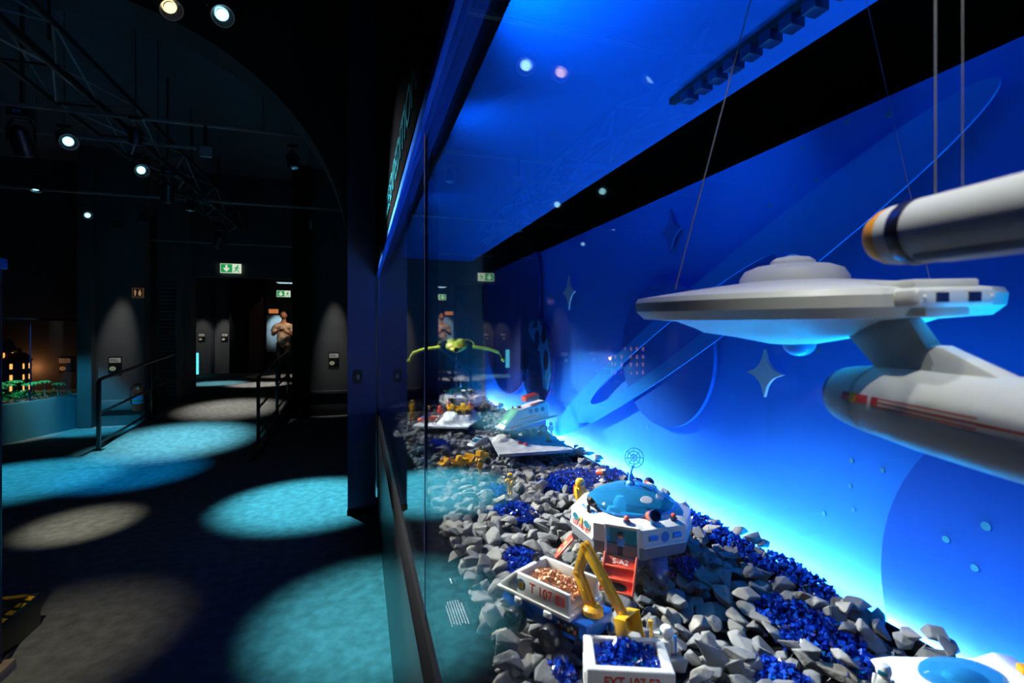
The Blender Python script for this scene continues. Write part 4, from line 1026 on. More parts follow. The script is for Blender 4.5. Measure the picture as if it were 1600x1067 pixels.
for i, (x, y) in enumerate(((.905, 2.77), (.925, 2.73))):
    t = thing('toy_crystal', (x, y, .994), i, ('rear' if i == 0 else 'front') + ' one of the two red toy crystals lying on the front slab', 'toy crystal')
    MB().ball((0, 0, .007), (.020, .013, .009), 7, 4).build('crystal', M['red'], t)

# ------------------------------------------------------------------ loaders
def loader(loc, rz, label, col='yellow', tilt=0, sc=1.0):
    t = thing('toy_loader', loc, rz, label, 'toy loader'); t.scale = (sc,) * 3
    MB().prism([(-.065, .018), (.040, .018), (.052, .034), (.030, .050), (-.065, .046)], -.026, .026, axis='y').build('body', M[col], t, bevel=.003)
    MB().prism([(-.030, .046), (.008, .046), (.0, .078), (-.026, .078)], -.018, .018, axis='y').build('seat_block', M[col], t, bevel=.003)
    MB().box(-.062, -.035, -.022, .022, .045, .060).build('engine', M[col], t, bevel=.003)
    b_ = MB()
    for y in (-.024, .018): b_.add([(x, y + dy, z) for dy in (0, .006) for x, z in ((.01, .045), (.068, .060), (.068, .068), (.01, .055))], [(0, 1, 2, 3), (7, 6, 5, 4), (0, 4, 5, 1), (1, 5, 6, 2), (2, 6, 7, 3), (3, 7, 4, 0)])
    b_.build('lift_arm', M[col], t, bevel=.001)
    MB().add([(x, y, z) for y in (-.034, .034) for x, z in ((.062, .040), (.100, .040), (.104, .046), (.070, .048), (.066, .076), (.060, .076))],
             [(0, 1, 2, 3, 4, 5), (11, 10, 9, 8, 7, 6)] + [(i, (i + 1) % 6, 6 + (i + 1) % 6, 6 + i) for i in range(6)]).build('bucket', M[col], t, bevel=.001)
    for y in (-.034, .031): MB().prism([(.062, .040), (.102, .040), (.066, .074)], y, y + .003, axis='y').build('bucket_side', M[col], t)
    for x in (-.042, .018):
        for y in (-.030, .030): wheel(TR(x, y, .018), .018, .016, t)
    return t
loader((.600, 2.555, .945), rad(215), 'yellow toy loader beside the left corner of the front slab', sc=1.0)
loader((.475, 2.50, .945), rad(190), 'yellow toy loader nearest the glass with its bucket forward', sc=.95)
loader((.735, 3.70, 1.032), rad(175), 'yellow toy loader on the ridge of the far moon slab', sc=1.05)
figure((.425, 2.475, .95), rad(40), 'red-helmeted dark toy figure in front of the nearest yellow loader', H=.07, suit='navy', head='skin', topm='red', armp=-.5)
figure((.64, 2.53, .988), rad(0), 'red toy driver figure on the loader by the front slab', H=.05, suit='red', head='skin', topm='red', armp=-.5) if False else None
figure((.800, 3.69, 1.032), rad(0), 'orange toy figure with pale helmet right of the loader on the far slab', H=.095, suit='coral', head='skin', topm='coral', armp=-.7)
figure((.650, 3.76, 1.026), rad(0), 'orange and yellow toy figure left of the loader on the far slab', H=.10, suit='yellow', head='skin', topm='coral', armp=-.7)
figure((.575, 3.74, .990), rad(20), 'red toy figure with white legs bending on the far slab', H=.11, suit='red', legs='white', head='red', armp=-1.0)
sg = thing('toy_sled', (.475, 3.70, .990), rad(15), 'orange toy sled craft lying on the left of the far slab', 'toy sled')
MB().prism([(-.07, .012), (.05, .008), (.085, .028), (.05, .034), (-.06, .030)], -.022, .022, axis='y').build('hull', M['coral'], sg, bevel=.004)
MB().box(-.04, .02, -.018, .018, .030, .036).build('cockpit', M['bluep'], sg, bevel=.002)
for y in (-.018, .018): MB().path([(-.06, y, .003), (.03, y, .003), (.06, y, .010)], .003, 6).build('runner', M['blk'], sg)
figure((.50, 3.80, .990), rad(20), 'yellow-helmeted toy figure behind the orange sled', H=.10, suit='navy', head='skin', topm='yellow', armp=-.7)
# red cannon behind the big station
cn = thing('toy_cannon', (1.09, 2.09, .955), rad(-60), 'red and blue toy cannon standing among stones behind the big station', 'toy cannon')
MB().lathe([(.014, -.03), (.017, -.01), (.017, .012), (.014, .02)], 18, TR(0, 0, .04) @ RY(rad(75))).build('barrel', M['coral'], cn, smooth=True)
MB().lathe([(.018, .012), (.020, .03), (.014, .03)], 18, TR(0, 0, .04) @ RY(rad(75))).build('muzzle', M['navy'], cn, smooth=True)
MB().lathe([(.018, 0), (.007, .01), (.007, .035)], 14).build('stand', M['white'], cn, smooth=True)

# ------------------------------------------------------------------ shuttle at the lower right
sh = thing('toy_shuttle', (1.125, .665, .935), rad(150), 'white toy shuttle with large blue clear canopy at the lower right corner', 'toy shuttle')
MB().prism([(-.12, .008), (.115, .008), (.135, .018), (.095, .030), (-.055, .048), (-.09, .066), (-.125, .062)], -.062, .062, axis='y').build('hull', M['white'], sh, bevel=.006)
MB().ball((-.008, 0, .038), (.078, .048, .030), 24, 12).build('canopy', M['dome'], sh, smooth=True)
MB().ball((-.008, 0, .036), (.040, .022, .020), 16, 10).build('pilot_seat', M['white'], sh, smooth=True)
for y in (.036, .048): MB().box(.055, .095, y, y + .005, .0395, .0415, RY(rad(14)) @ TR(0, 0, 0)).build('stripe', M['lblue'], sh)
MB().box(-.112, -.096, -.010, .010, .062, .078).build('thruster', M['orange'], sh, bevel=.002)
MB().lathe([(.012, 0), (.012, .002)], 16, TR(-.085, .0625, .035) @ RX(-PI / 2)).build('badge', M['iblue'], sh)

# ------------------------------------------------------------------ printed panel on the ledge
lb = thing('ledge_text_panel', (.245, 1.30, .9015), 0, 'pale lines of small printed text on the black ledge inside the glass', 'text panel')
for k in range(7):
    x = -.022 + k * .0072; y0 = -.055 + .004 * ((k * 5) % 3)
    y = y0; row = MB()
    while y < .065 - (.02 if k in (0, 6) else 0):
        L = random.uniform(.003, .009); row.box(x, x + .0022, y, y + L, 0, .0004); y += L + .0022
    row.build('text_line', M['iwhite'], lb)
MB().box(.014, .018, .16, .19, 0, .0004).build('text_line', M['iwhite'], lb)
lb = thing('ledge_label', (.255, 3.75, .9015), 0, 'small dark label plate with white print on the far ledge', 'label')
MB().box(-.03, .03, -.18, .18, 0, .006).build('plate', M['blk'], lb, bevel=.001)
for k in range(4): MB().box(-.022 + k * .013, -.016 + k * .013, -.14, .10 - .03 * (k % 2), .0062, .0068).build('text_line', M['iwhite'], lb)

# ------------------------------------------------------------------ large model spaceship (plain stand-in)
SA = math.atan2(.98, .2)
SR = Euler((rad(-1.4), rad(-2.0), SA))
sp_ = thing('model_spaceship', (.84, .79, 1.703), SA, 'large white model spaceship with round saucer hanging in front of the blue mural', 'model spaceship', rot=tuple(SR))
MB().lathe([(.02, .058), (.10, .050), (.20, .038), (.285, .026), (.305, .023), (.310, .014), (.308, -.004), (.292, -.020)], 120, cap=True).build('saucer', M['shipwhite'], sp_, smooth=True)
MB().lathe([(.292, -.020), (.270, -.0215), (.225, -.026), (.185, -.042), (.170, -.050), (.110, -.060), (.045, -.074), (.02, -.075)], 120).build('saucer_underside', M['shipwhite'], sp_, smooth=True)
MB().lathe([(.098, .048), (.098, .058), (.088, .074), (.066, .083), (.05, .085)], 64).build('upper_dome', M['shipwhite'], sp_, smooth=True)
MB().lathe([(.042, .083), (.040, .092), (.030, .099), (.012, .102)], 40).build('bridge_dome', M['shipwhite'], sp_, smooth=True)
MB().ball((0, 0, .100), (.014, .014, .006), 16, 8).build('top_light', M['lblue'], sp_, smooth=True)
MB().ball((-.02, 0, -.073), (.030, .030, .026), 24, 12).build('lower_sensor', M['lblue'], sp_, smooth=True)
MB().lathe([(.1005, .060), (.1005, .066)], 64, Matrix.Diagonal((1, 1, 1, 1))).build('dome_band', M['shipgrey'], sp_) if False else None
MB().box(.086, .0935, .020, .040, .060, .068).build('dome_window', M['shipgrey'], sp_)
# rear block with square windows
rb = MB().box(-.338, -.25, -.062, .062, -.006, .022).build('rear_block', M['shipwhite'], sp_, bevel=.010, seg=3)
MB().box(-.322, -.20, -.050, .050, .022, .033).build('rear_deck', M['shipwhite'], sp_, bevel=.003)
for y in (-.024, .024): MB().box(-.3395, -.337, y - .009, y + .009, .001, .014).build('exhaust_window', M['navy'], rb)
for y in (-.050, .050): MB().ball((-.338, y, .008), .003, 10, 6).build('marker_light', M['iwhite'], rb)
MB().box(-.325, -.24, -.035, .035, -.020, -.004).build('rear_keel', M['shipwhite'], sp_, bevel=.006)
# neck
MB().add([(x, y, z) for (z, xa, xb, w_) in ((-.020, -.275, -.110, .012), (-.115, -.345, -.225, .018)) for x, y in ((xa, -w_), (xb, -w_ * .4), (xb, w_ * .4), (xa, w_))],
         [(0, 3, 2, 1), (4, 5, 6, 7), (0, 1, 5, 4), (1, 2, 6, 5), (2, 3, 7, 6), (3, 0, 4, 7)]).build('neck', M['shipgrey'], sp_, bevel=.005)
MB().add([(x, y, z) for (z, xa, xb, w_) in ((-.060, -.325, -.300, .012), (-.120, -.470, -.320, .020)) for x, y in ((xa, -w_), (xb, -w_), (xb, w_), (xa, w_))],
         [(0, 3, 2, 1), (4, 5, 6, 7), (0, 1, 5, 4), (1, 2, 6, 5), (2, 3, 7, 6), (3, 0, 4, 7)]).build('neck_fairing', M['shipwhite'], sp_, bevel=.006)
# hull
HT = TR(0, 0, -.155) @ RY(-PI / 2)      # lathe z -> local -x
hull = MB().lathe([(.046, .150), (.050, .170), (.055, .21), (.061, .30), (.063, .42), (.060, .55), (.050, .70), (.036, .80), (.02, .82)], 64, HT).build('hull', M['shipwhite'], sp_, smooth=True)
MB().lathe([(.008, .128), (.034, .130), (.043, .138), (.0465, .152)], 48, HT).build('hull_nose', M['navy'], sp_, smooth=True)
MB().lathe([(.0475, .150), (.0512, .168), (.0562, .208), (.0566, .216)], 48, HT, cap=False).build('nose_band', M['shipgrey'], sp_, smooth=True)
# stripes on both flanks follow the hull surface
def hull_r(x):
    tab = [(.15, .046), (.17, .050), (.21, .055), (.30, .061), (.42, .063), (.55, .060), (.70, .050)]
    for (a, ra), (b, rb_) in zip(tab[:-1], tab[1:]):
        if a <= x <= b: return ra + (rb_ - ra) * (x - a) / (b - a)
    return .05
def stripe(x0, x1, a0, a1, m, nm, side, lift=.0024):
    vs = []; n = 10; k = 3
    for i in range(n + 1):
        x = x0 + (x1 - x0) * i / n; r_ = hull_r(x) + lift
        for j in range(k + 1):
            a = rad(a0 + (a1 - a0) * j / k); vs.append((-x, side * r_ * cos(a), -.155 + r_ * sin(a)))
    fs = [(i * (k + 1) + j, i * (k + 1) + j + 1, (i + 1) * (k + 1) + j + 1, (i + 1) * (k + 1) + j) for i in range(n) for j in range(k)]
    MB().add(vs, fs).build(nm, m, hull)
for s_ in (1, -1):
    stripe(.20, .255, 4, 16, M['ired'], 'red_stripe', s_, .0026)
    stripe(.218, .232, 3, 17, M['yellow'], 'yellow_mark', s_, .0034)
    stripe(.262, .275, 3, 16, M['ired'], 'red_stripe', s_)
    for q in (2.5, 8, 13.5): stripe(.275, .42, q, q + 2, M['ired'], 'thin_stripe', s_)
    stripe(.42, .62, 7, 10, M['ired'], 'red_stripe', s_)
# pods
for s_ in (1, -1):
    PT = TR(0, s_ * .142, .082) @ RY(-PI / 2)
    pod = MB().lathe([(.0355, .395), (.0355, .412), (.0365, .430), (.0365, .60), (.034, .78), (.026, .86), (.01, .88)], 48, PT).build('engine_pod', M['shipwhite'], sp_, smooth=True)
    MB().lathe([(.003, .358), (.018, .362), (.029, .372), (.034, .384), (.0352, .396)], 40, PT).build('pod_cap', M['orange'], pod, smooth=True)
    MB().lathe([(.0372, .413), (.0378, .416), (.0378, .428), (.0372, .431)], 48, PT, cap=False).build('pod_band', M['blk'], pod, smooth=True)
    MB().box(-.82, -.435, s_ * .142 - .024, s_ * .142 + .024, .045, .060).build('pod_keel', M['shipgrey'], pod, bevel=.004)
    MB().add([(x, y, z) for (y, z) in ((s_ * .02, -.115), (s_ * .135, .060)) for x, z2 in ((-.66, 0), (-.56, 0)) for y, z in ((y, z), (y, z + .012))],
             [(0, 1, 3, 2), (4, 6, 7, 5), (0, 4, 5, 1), (2, 3, 7, 6), (0, 2, 6, 4), (1, 5, 7, 3)]).build('pylon', M['shipwhite'], sp_)

def string(a, b, label, r=.0013):
    o_ = MB().tube(a, b, r, n=6).build('hanging_string', M['string']); tag(o_, label, 'string', 'strings holding the model spaceship')
    return o_
string((.640, .900, 1.742), (.765, .770, 2.449), 'thin string from the front of the saucer up to the case ceiling')
def pt(lx, ly, lz):
    v = SR.to_matrix() @ Vector((lx, ly, lz)); return (.84 + v.x, .79 + v.y, 1.703 + v.z)
a = pt(-.44, .142, .117); string(a, (a[0], a[1], 2.449), 'thick vertical string above the orange-capped engine pod', .0009)
b = pt(-.47, .142, .117); string(b, (b[0] , b[1], 2.449), 'second vertical string close beside the one above the engine pod', .0006)
b = pt(-.20, -.10, .036); string(b, (1.14, .93, 2.758), 'faint string rising behind the saucer dome', .0005)

# ------------------------------------------------------------------ green winged model ship
bd = thing('winged_spaceship', (.725, 3.86, 1.545), rad(-100), 'green model spaceship with long drooping wings standing over the far slab', 'model spaceship')
bd.scale = (1.15, 1.15, 1.15)
MB().ball((-.03, 0, .0), (.12, .075, .040), 24, 14).build('body', M['green'], bd, smooth=True)
for y in (-.03, .03): MB().ball((-.02, y, .028), (.06, .032, .028), 20, 12).build('hump', M['green'], bd, smooth=True)
MB().box(-.02, .115, -.045, .045, -.004, .002).build('red_band', M['coral'], bd, bevel=.001)
MB().ball((.085, 0, -.018), (.06, .042, .024), 20, 12).build('head', M['green'], bd, smooth=True)
MB().lathe([(.012, 0), (.015, .006), (.010, .006)], 16, TR(.140, 0, -.020) @ RY(PI / 2)).build('nose_port', M['blk'], bd)
for s_ in (1, -1):
    wg = MB()
    secs = [(.06, .055, -.005, .06), (.17, .045, -.020, .05), (.245, .03, -.045, .04), (.262, .02, -.075, .03), (.270, .01, -.095, .028)]
    vs = []
    for (y, xo, z, ch) in secs:
        for dx, dz in ((ch / 2, 0), (0, .012), (-ch / 2, 0), (0, -.012)): vs.append((xo - .03 + dx, s_ * (y + .05), z + dz))
    fs = [(0, 1, 2, 3), (16, 19, 18, 17)] + [(j * 4 + i, j * 4 + (i + 1) % 4, (j + 1) * 4 + (i + 1) % 4, (j + 1) * 4 + i) for j in range(4) for i in range(4)]
    wg.add(vs, fs); w_ = wg.build('wing', M['green'], bd)
    MB().ball((-.01, s_ * .325, -.100), (.03, .014, .012), 12, 8).build('wing_gun', M['green'], w_, smooth=True)
    MB().path([(-.10, s_ * .03, .03), (-.10, s_ * .08, .045), (-.09, s_ * .12, .025), (-.06, s_ * .13, -.005)], .006, 6).build('tail_fin', M['dgreen'], bd)
MB().tube((-.03, 0, -.52), (-.03, 0, -.03), .004, n=8).build('clear_stand', M['bluelegs'], bd)

# ------------------------------------------------------------------ hall fittings
def handrail(x, ys, label, x2=None):
    t = thing('handrail', (x, ys[0], 0), 0, label, 'handrail')
    y0, y1 = ys[0], ys[-1]; dx = (x2 - x) if x2 is not None else 0
    def P(y, h): return (dx * (y - y0) / (y1 - y0), y - y0, ramp_z(y) + h)
    MB().path([P(y0, .90), P(y0 + .03, .95), P(y0 + .1, .956), P(y1, .95)], .024, 10).build('top_rail', M['blackmetal'], t, smooth=True)
    MB().path([P(y0, .50), P(y1, .50)], .018, 8).build('mid_rail', M['blackmetal'], t, smooth=True)
    MB().path([P(y0, .10), P(y1, .10)], .018, 8).build('bottom_rail', M['blackmetal'], t, smooth=True)
    for y in ys:
        p = P(y, 0); MB().box(p[0] - .022, p[0] + .022, p[1] - .022, p[1] + .022, p[2] - .0, p[2] + .93).build('post', M['blackmetal'], t, bevel=.004)
        MB().box(p[0] - .05, p[0] + .05, p[1] - .05, p[1] + .05, p[2] + .0, p[2] + .012).build('foot_plate', M['blackmetal'], t)
    return t
handrail(-3.375, [8.0, 9.7, 11.2], 'black steel handrail on the left edge of the ramp')
handrail(-1.415, [7.92, 9.6, 11.0], 'black steel handrail on the right edge of the ramp')

def exit_sign(loc, sc, label, flip=False):
    t = thing('exit_sign', loc, 0, label, 'exit sign'); t.scale = (sc,) * 3
    MB().box(-.20, .20, 0, .03, -.10, .10).build('case', M['exit_white'], t)
    MB().box(-.19, .03, -.004, 0, -.09, .09).build('green_field', M['exit_green'], t)
    MB().prism([(-.100, .07), (-.060, .07), (-.060, -.005), (-.025, .02), (-.025, -.02), (-.080, -.075), (-.135, -.02), (-.135, .02), (-.100, -.005)], -.007, -.004, axis='y').build('arrow', M['exit_white'], t)
    MB().box(.04, .19, -.004, 0, -.09, .09).build('door_field', M['exit_white'], t)
    mnm = MB()
    mnm.prism(ell(.135, .055, .018, .018, 12), -.008, -.004, axis='y')
    for pl in ([(.10, .035), (.14, .035), (.125, -.02), (.095, -.015)], [(.12, -.01), (.155, -.045), (.165, -.085), (.145, -.085), (.135, -.05), (.10, -.02)], [(.10, -.01), (.085, -.05), (.05, -.06), (.055, -.075), (.10, -.065), (.12, -.02)], [(.14, .03), (.175, .005), (.165, -.005), (.13, .015)], [(.10, .035), (.07, .0), (.08, -.01), (.11, .02)]):
        mnm.prism(pl, -.007, -.004, axis='y')
    mnm.build('running_figure', M['exit_green'], t)
    MB().box(-.21, .21, -.002, .034, .10, .112).build('top_cap', M['blackmetal'], t)
    if loc[1] > 12:
        for x in (-.15, .15): MB().tube((x, .015, .11), (x, .015, (4.9 - loc[2]) / sc - .002), .006, n=6).build('rod', M['blackmetal'], t)
    return t
exit_sign((-2.545, 11.375, 2.975), .95, 'glowing green exit sign over the corridor opening')
exit_sign((-2.234, 16.38, 2.84), .95, 'smaller farther green exit sign inside the corridor')
lp = thing('ceiling_panel_light', (-2.2, 16.5, 3.18), 0, 'small white light panel above the farther exit sign', 'ceiling light')
MB().box(-.25, .25, -.2, .2, 0, .03).build('frame', M['frame'], lp); MB().box(-.22, .22, -.17, .17, -.004, 0).build('diffuser', emis('panel_glow', (.6, .9, 1.0), .9), lp)
MB().tube((0, 0, .03), (0, 0, 1.719), .008, n=6).build('rod', M['blackmetal'], lp)
# WC sign
wc = thing('washroom_sign', (-3.81, 10.40, 2.367), 0, 'small dim brown glowing washroom sign with two figures high on the wall', 'sign')
MB().box(-.085, .085, 0, .03, -.085, .085).build('frame', mat('wc_frame', (.35, .22, .12), .5, emit=(.5, .22, .10), es=.10), wc)
MB().box(-.072, .072, -.003, 0, -.072, .072).build('face', M['brown'], wc)
for x in (-.035, .035):
    f_ = MB(); f_.prism(ell(x, .042, .012, .012, 12), -.006, -.003, axis='y'); f_.prism([(x - .018, .026), (x + .018, .026), (x + (.024 if x > 0 else .012), -.02), (x + .008, -.055), (x - .008, -.055), (x - (.024 if x > 0 else .012), -.02)], -.006, -.003, axis='y')
    f_.build('pictogram', emis('wc_glow', (.6, .35, .18), .45), wc)
# wall plaques
def plaque(loc, label, sc=1.0):
    t = thing('wall_plaque', loc, 0, label, 'wall plaque'); t.scale = (sc,) * 3
    MB().box(-.10, .10, 0, .012, -.14, .14).build('board', M['blk'], t, bevel=.002)
    MB().box(-.085, .085, -.002, 0, .03, .115).build('print', M['plaque_face'], t)
    for k in range(3): MB().box(-.075, .06 - .02 * k, -.003, -.002, .050 + k * .020, .056 + k * .020).build('text_line', M['blk'], t)
    o_ = MB().prism(ell(-.035, -.075, .048, .040, 24), -.004, 0, axis='y').build('badge', M['plaque_yel'], t)
    for x in (-.048, -.022): MB().prism(ell(x, -.07, .005, .007, 8), -.006, -.004, axis='y').build('eye', M['blk'], o_)
    MB().prism([(-.058, -.085), (-.035, -.094), (-.012, -.085), (-.035, -.090)], -.006, -.004, axis='y').build('mouth', M['blk'], o_)
plaque((-4.162, 10.436, 1.09), 'black plaque with face badge on the lit wall left of the ramp')
plaque((-.506, 10.486, 1.12), 'black plaque with face badge on the lit wall right of the corridor')
plaque((-5.345, 11.405, 1.05), 'dim black plaque with face badge on the wall behind the diorama')
plaque((-4.62, 17.13, 1.52), 'far small plaque, left of two deep in the corridor', .9)
plaque((-4.00, 17.13, 1.52), 'far small plaque, right of two deep in the corridor', .9)
# glowing strip at the corridor edge
gs = thing('light_column', (-4.46, 16.0, .42), 0, 'glowing cyan upright strip at the left edge of the corridor', 'light column')
MB().box(-.06, .06, 0, .04, .05, .66).build('glow_panel', emis('cyan_strip', (.12, .75, 1.0), 1.3), gs); MB().box(-.08, .08, -.01, .06, 0, .05).build('base', M['blackmetal'], gs)
# poster, curtain, hanging orange boxes far away
ps = thing('wall_poster', (-2.70, 18.19, 1.62), 0, 'pale lit poster on the far corridor wall behind the standing person', 'poster')
MB().box(-.30, .30, 0, .02, -.62, .62).build('board', M['poster'], ps)
cu = thing('red_panel', (-3.07, 16.84, .42), 0, 'dull red-brown upright panel deep in the corridor', 'panel')
for k in range(5): MB().box(-.20 + k * .08, -.125 + k * .08, 0, .03 + .01 * (k % 2), 0, 1.9 + .1 * k).build('fold', M['curtain'], cu)
for x, lab in ((-2.42, 'small orange glowing lantern left of the person\'s head'), (-1.42, 'small orange glowing lantern right of the person')):
    lt = thing('lantern', (x, 15.8, 2.28), 0, lab, 'lantern')
    MB().box(-.12, .12, -.05, .05, -.06, .06).build('shade', emis('lantern_glow', (1.0, .32, .10), .5), lt); MB().tube((0, 0, .06), (0, 0, 2.619), .005, n=6).build('cord', M['blk'], lt)
# fire extinguisher
fe = thing('fire_extinguisher', (-3.77, 10.30, .27), 0, 'red fire extinguisher on the wall behind the left handrail', 'fire extinguisher')
MB().lathe([(.05, 0), (.075, .01), (.078, .03), (.078, .34), (.06, .40), (.025, .43), (.022, .46)], 24).build('cylinder', M['red'], fe, smooth=True)
MB().lathe([(.079, .13), (.079, .27)], 24, cap=False).build('label', M['lblue'], fe); MB().lathe([(.0795, .17), (.0795, .20)], 24, cap=False).build('label_band', M['leaf'], fe)
MB().box(-.05, .06, -.012, .012, .46, .485).build('handle', M['blk'], fe, bevel=.003)
MB().path([(-.04, 0, .47), (-.10, -.01, .40), (-.11, -.01, .25), (-.085, -.01, .12)], .010, 8).build('hose', M['blk'], fe, smooth=True)
MB().box(-.03, .03, .07, .15, .2, .26).build('wall_bracket', M['blackmetal'], fe)

# ------------------------------------------------------------------ near left vitrine corner and hazard step
vt = thing('near_vitrine', (-1.62, 3.04, 0), 0, 'cropped near glass vitrine at the left edge on a pale wood frame', 'vitrine')
MB().box(-.075, 0, -2.2, 0, 0, .05).build('frame_side', M['wood'], vt, bevel=.003); MB().box(-.075, -1.4, -.065, 0, 0, .05).build('frame_back', M['wood'], vt, bevel=.003)
MB().box(-.050, -.044, -2.2, -.035, .05, 2.0).build('glass_pane', M['glass'], vt)
MB().box(-.052, -.042, -.036, -.026, .05, 2.0).build('glass_edge', M['navy'], vt)
MB().box(-.065, -.028, -.07, -.01, 1.96, 2.01).build('corner_clip', M['bluep'], vt, bevel=.003)
hs = thing('hazard_step', (-1.73, 3.455, 0), 0, 'low black step edged with yellow and black hazard tape at the left', 'step')
MB().box(-1.6, 0, -.33, 0, 0, .18).build('block', M['blk'], hs, bevel=.003)
for k in range(5):
    x = -.02 - k * .24
    MB().prism([(x, -.040), (x - .12, -.040), (x - .17, -.002), (x - .05, -.002)], .1805, .1815).build('tape_stripe', M['tape_y'], hs)
for k in range(4):
    y = -.03 - k * .075
    MB().prism([(-.042, y), (-.042, y - .045), (-.002, y - .060), (-.002, y - .015)], .1805, .1815).build('tape_stripe', M['tape_y'], hs)

# ------------------------------------------------------------------ city diorama far left
dz = .58; A = Vector((-4.585, 10.38)); dv = Vector((-.297, -.955)).normalized(); ang = math.atan2(dv.y, dv.x)
dc = thing('diorama_plinth', (A.x, A.y, 0), 0, 'teal-lit low plinth of the toy city diorama at the far left', 'plinth')
MB().prism([(-.10, .02), (-1.035, -3.33), (-3.2, -3.33), (-3.2, 1.03), (-.10, 1.03)], 0, dz).build('cabinet', M['teal_panel'], dc)
GR = RZ(ang)
MB().box(.05, 3.45, -.10, -.094, dz, 1.85, GR).build('glass_pane', M['glass'], dc)
MB().box(.86, .866, -.104, -.090, 0.0, 1.85, GR).build('glass_edge', M['navy'], dc)
MB().box(.05, 3.45, -.13, -.07, 1.85, 1.88, GR).build('top_frame', M['black'], dc)
def DL(x, y, z): v = RZ(ang) @ Vector((x, y, z)); return (A.x + v.x, A.y + v.y, z)
hs2 = thing('toy_mansion', (-5.80, 10.78, dz), PI, 'tall blue toy mansion with lit orange windows at the far left', 'toy house')
def house(x0, x1, y0, y1, h, rh, par, rm='houseroof'):
    MB().box(x0, x1, y0, y1, 0, h).build('wall_block', M['housewall'], par)
    MB().add([(x0 - .02, y0 - .02, h), (x1 + .02, y0 - .02, h), (x1 + .02, y1 + .02, h), (x0 - .02, y1 + .02, h), (x0 + .05, y0 + .05, h + rh), (x1 - .05, y0 + .05, h + rh), (x1 - .05, y1 - .05, h + rh), (x0 + .05, y1 - .05, h + rh)],
             [(0, 3, 2, 1), (4, 5, 6, 7), (0, 1, 5, 4), (1, 2, 6, 5), (2, 3, 7, 6), (3, 0, 4, 7)]).build('roof', M[rm], par)
    nx = max(1, int((x1 - x0) / .13)); nz = int(h / .19)
    for i in range(nx):
        for j in range(nz):
            x = x0 + (i + .5) * (x1 - x0) / nx; z = .06 + j * .19
            f_ = MB().box(x - .028, x + .028, y1, y1 + .006, z - .004, z + .104).build('window', M['blk'], par)
            MB().box(x - .020, x + .020, y1 + .006, y1 + .009, z + .004, z + .094).build('pane', M['winlit'], f_)
    ny = max(1, int((y1 - y0) / .16))
    for i in range(ny):
        for j in range(nz):
            y = y0 + (i + .5) * (y1 - y0) / ny; z = .06 + j * .19
            for xs, d_ in ((x0, -1),):
                f_ = MB().box(min(xs, xs + d_ * .006), max(xs, xs + d_ * .006), y - .028, y + .028, z - .004, z + .104).build('window', M['blk'], par)
                MB().box(min(xs + d_ * .006, xs + d_ * .009), max(xs + d_ * .006, xs + d_ * .009), y - .020, y + .020, z + .004, z + .094).build('pane', M['winlit'], f_)
house(-.18, .06, -.18, .14, .58, .14, hs2)
house(.065, .56, -.22, .22, .76, .20, hs2, 'housewall')
for x, y in ((.2, .0), (.45, .1), (-.1, .0)): MB().box(x - .02, x + .02, y - .02, y + .02, .7, .98 if x > 0 else .80).build('chimney', M['houseroof'], hs2)
# orange wash behind the mansion
pl = D.lights.new('orange_glow', 'POINT'); pl.energy = 5; pl.color = (1.0, .33, .08); pl.shadow_soft_size = .04
po = D.objects.new('orange_glow', pl); C.objects.link(po); po.location = (-5.80, 11.28, dz + .42); po['kind'] = 'helper'
def palm(loc, h, label, rz):
    t = thing('toy_palm', loc, rz, label, 'toy tree', 'toy palms in the diorama')
    MB().tube((0, 0, 0), (0, 0, h), .012, .009, n=8).build('trunk', M['trunk'], t)
    for k in range(9):
        a = k / 9 * 6.28; pts = [Vector((r_ * cos(a), r_ * sin(a), h + .03 * sin(r_ * 22) - r_ * r_ * 5.0)) for r_ in (0, .035, .07, .095)]
        m_ = MB(); s_ = Vector((-sin(a), cos(a), 0))
        vs = []
        for p, w_ in zip(pts, (.012, .026, .022, .005)): vs += [p - s_ * w_, p + Vector((0, 0, .008)), p + s_ * w_]
        fs = []
        for j in range(3):
            for i in range(2): fs.append((j * 3 + i, j * 3 + i + 1, j * 3 + i + 4, j * 3 + i + 3))
        m_.add(vs, fs).build('frond', M['leaf'], t)
for k, (x, y, h) in enumerate([(.30, -.18, .14), (.52, -.20, .20), (.66, -.24, .19), (.80, -.20, .18), (.93, -.30, .24), (1.05, -.25, .20), (1.2, -.25, .17), (1.35, -.2, .20), (.72, -.45, .22), (.98, -.5, .22)]):
    palm(DL(x, y, dz), h + .07, 'x', k)
pp = sorted([o_ for o_ in C.objects if o_.name.startswith('toy_palm')], key=lambda o_: -to_px(*o_.location)[0])
for o_, q in zip(pp, ('first', 'second', 'third', 'fourth', 'fifth', 'sixth', 'seventh', 'eighth', 'ninth', 'tenth')): o_['label'] = 'green toy palm with pale trunk, %s counting from the right end of the diorama' % q
pts = []
for _ in range(1500):
    x = random.uniform(.05, 3.0); y = -random.uniform(.13, .75); lx, ly, _z = DL(x, y, 0)
    pts.append((lx, ly, dz + random.uniform(.004, .05)))
tag(chipmesh('diorama_clutter', pts, M['clutter'], .020), 'colourful clutter of tiny toy pieces and plants in the city diorama', 'toy pieces', kind='stuff')
pts = []
for _ in range(900):
    x = random.gauss(1.05, .25); y = -.15 - abs(random.gauss(.3, .15)); lx, ly, _z = DL(x, y, 0); pts.append((lx, ly, dz + random.uniform(.03, .14)))
tag(chipmesh('diorama_bushes', pts, M['leaf'], .022), 'dense dark green toy bushes in front of the mansion', 'toy bushes', kind='stuff')
dsp = spot(DL(.9, .5, 2.9), DL(.85, -.25, dz), 230, (.8, 1.0, .85), 26, .9, .03)

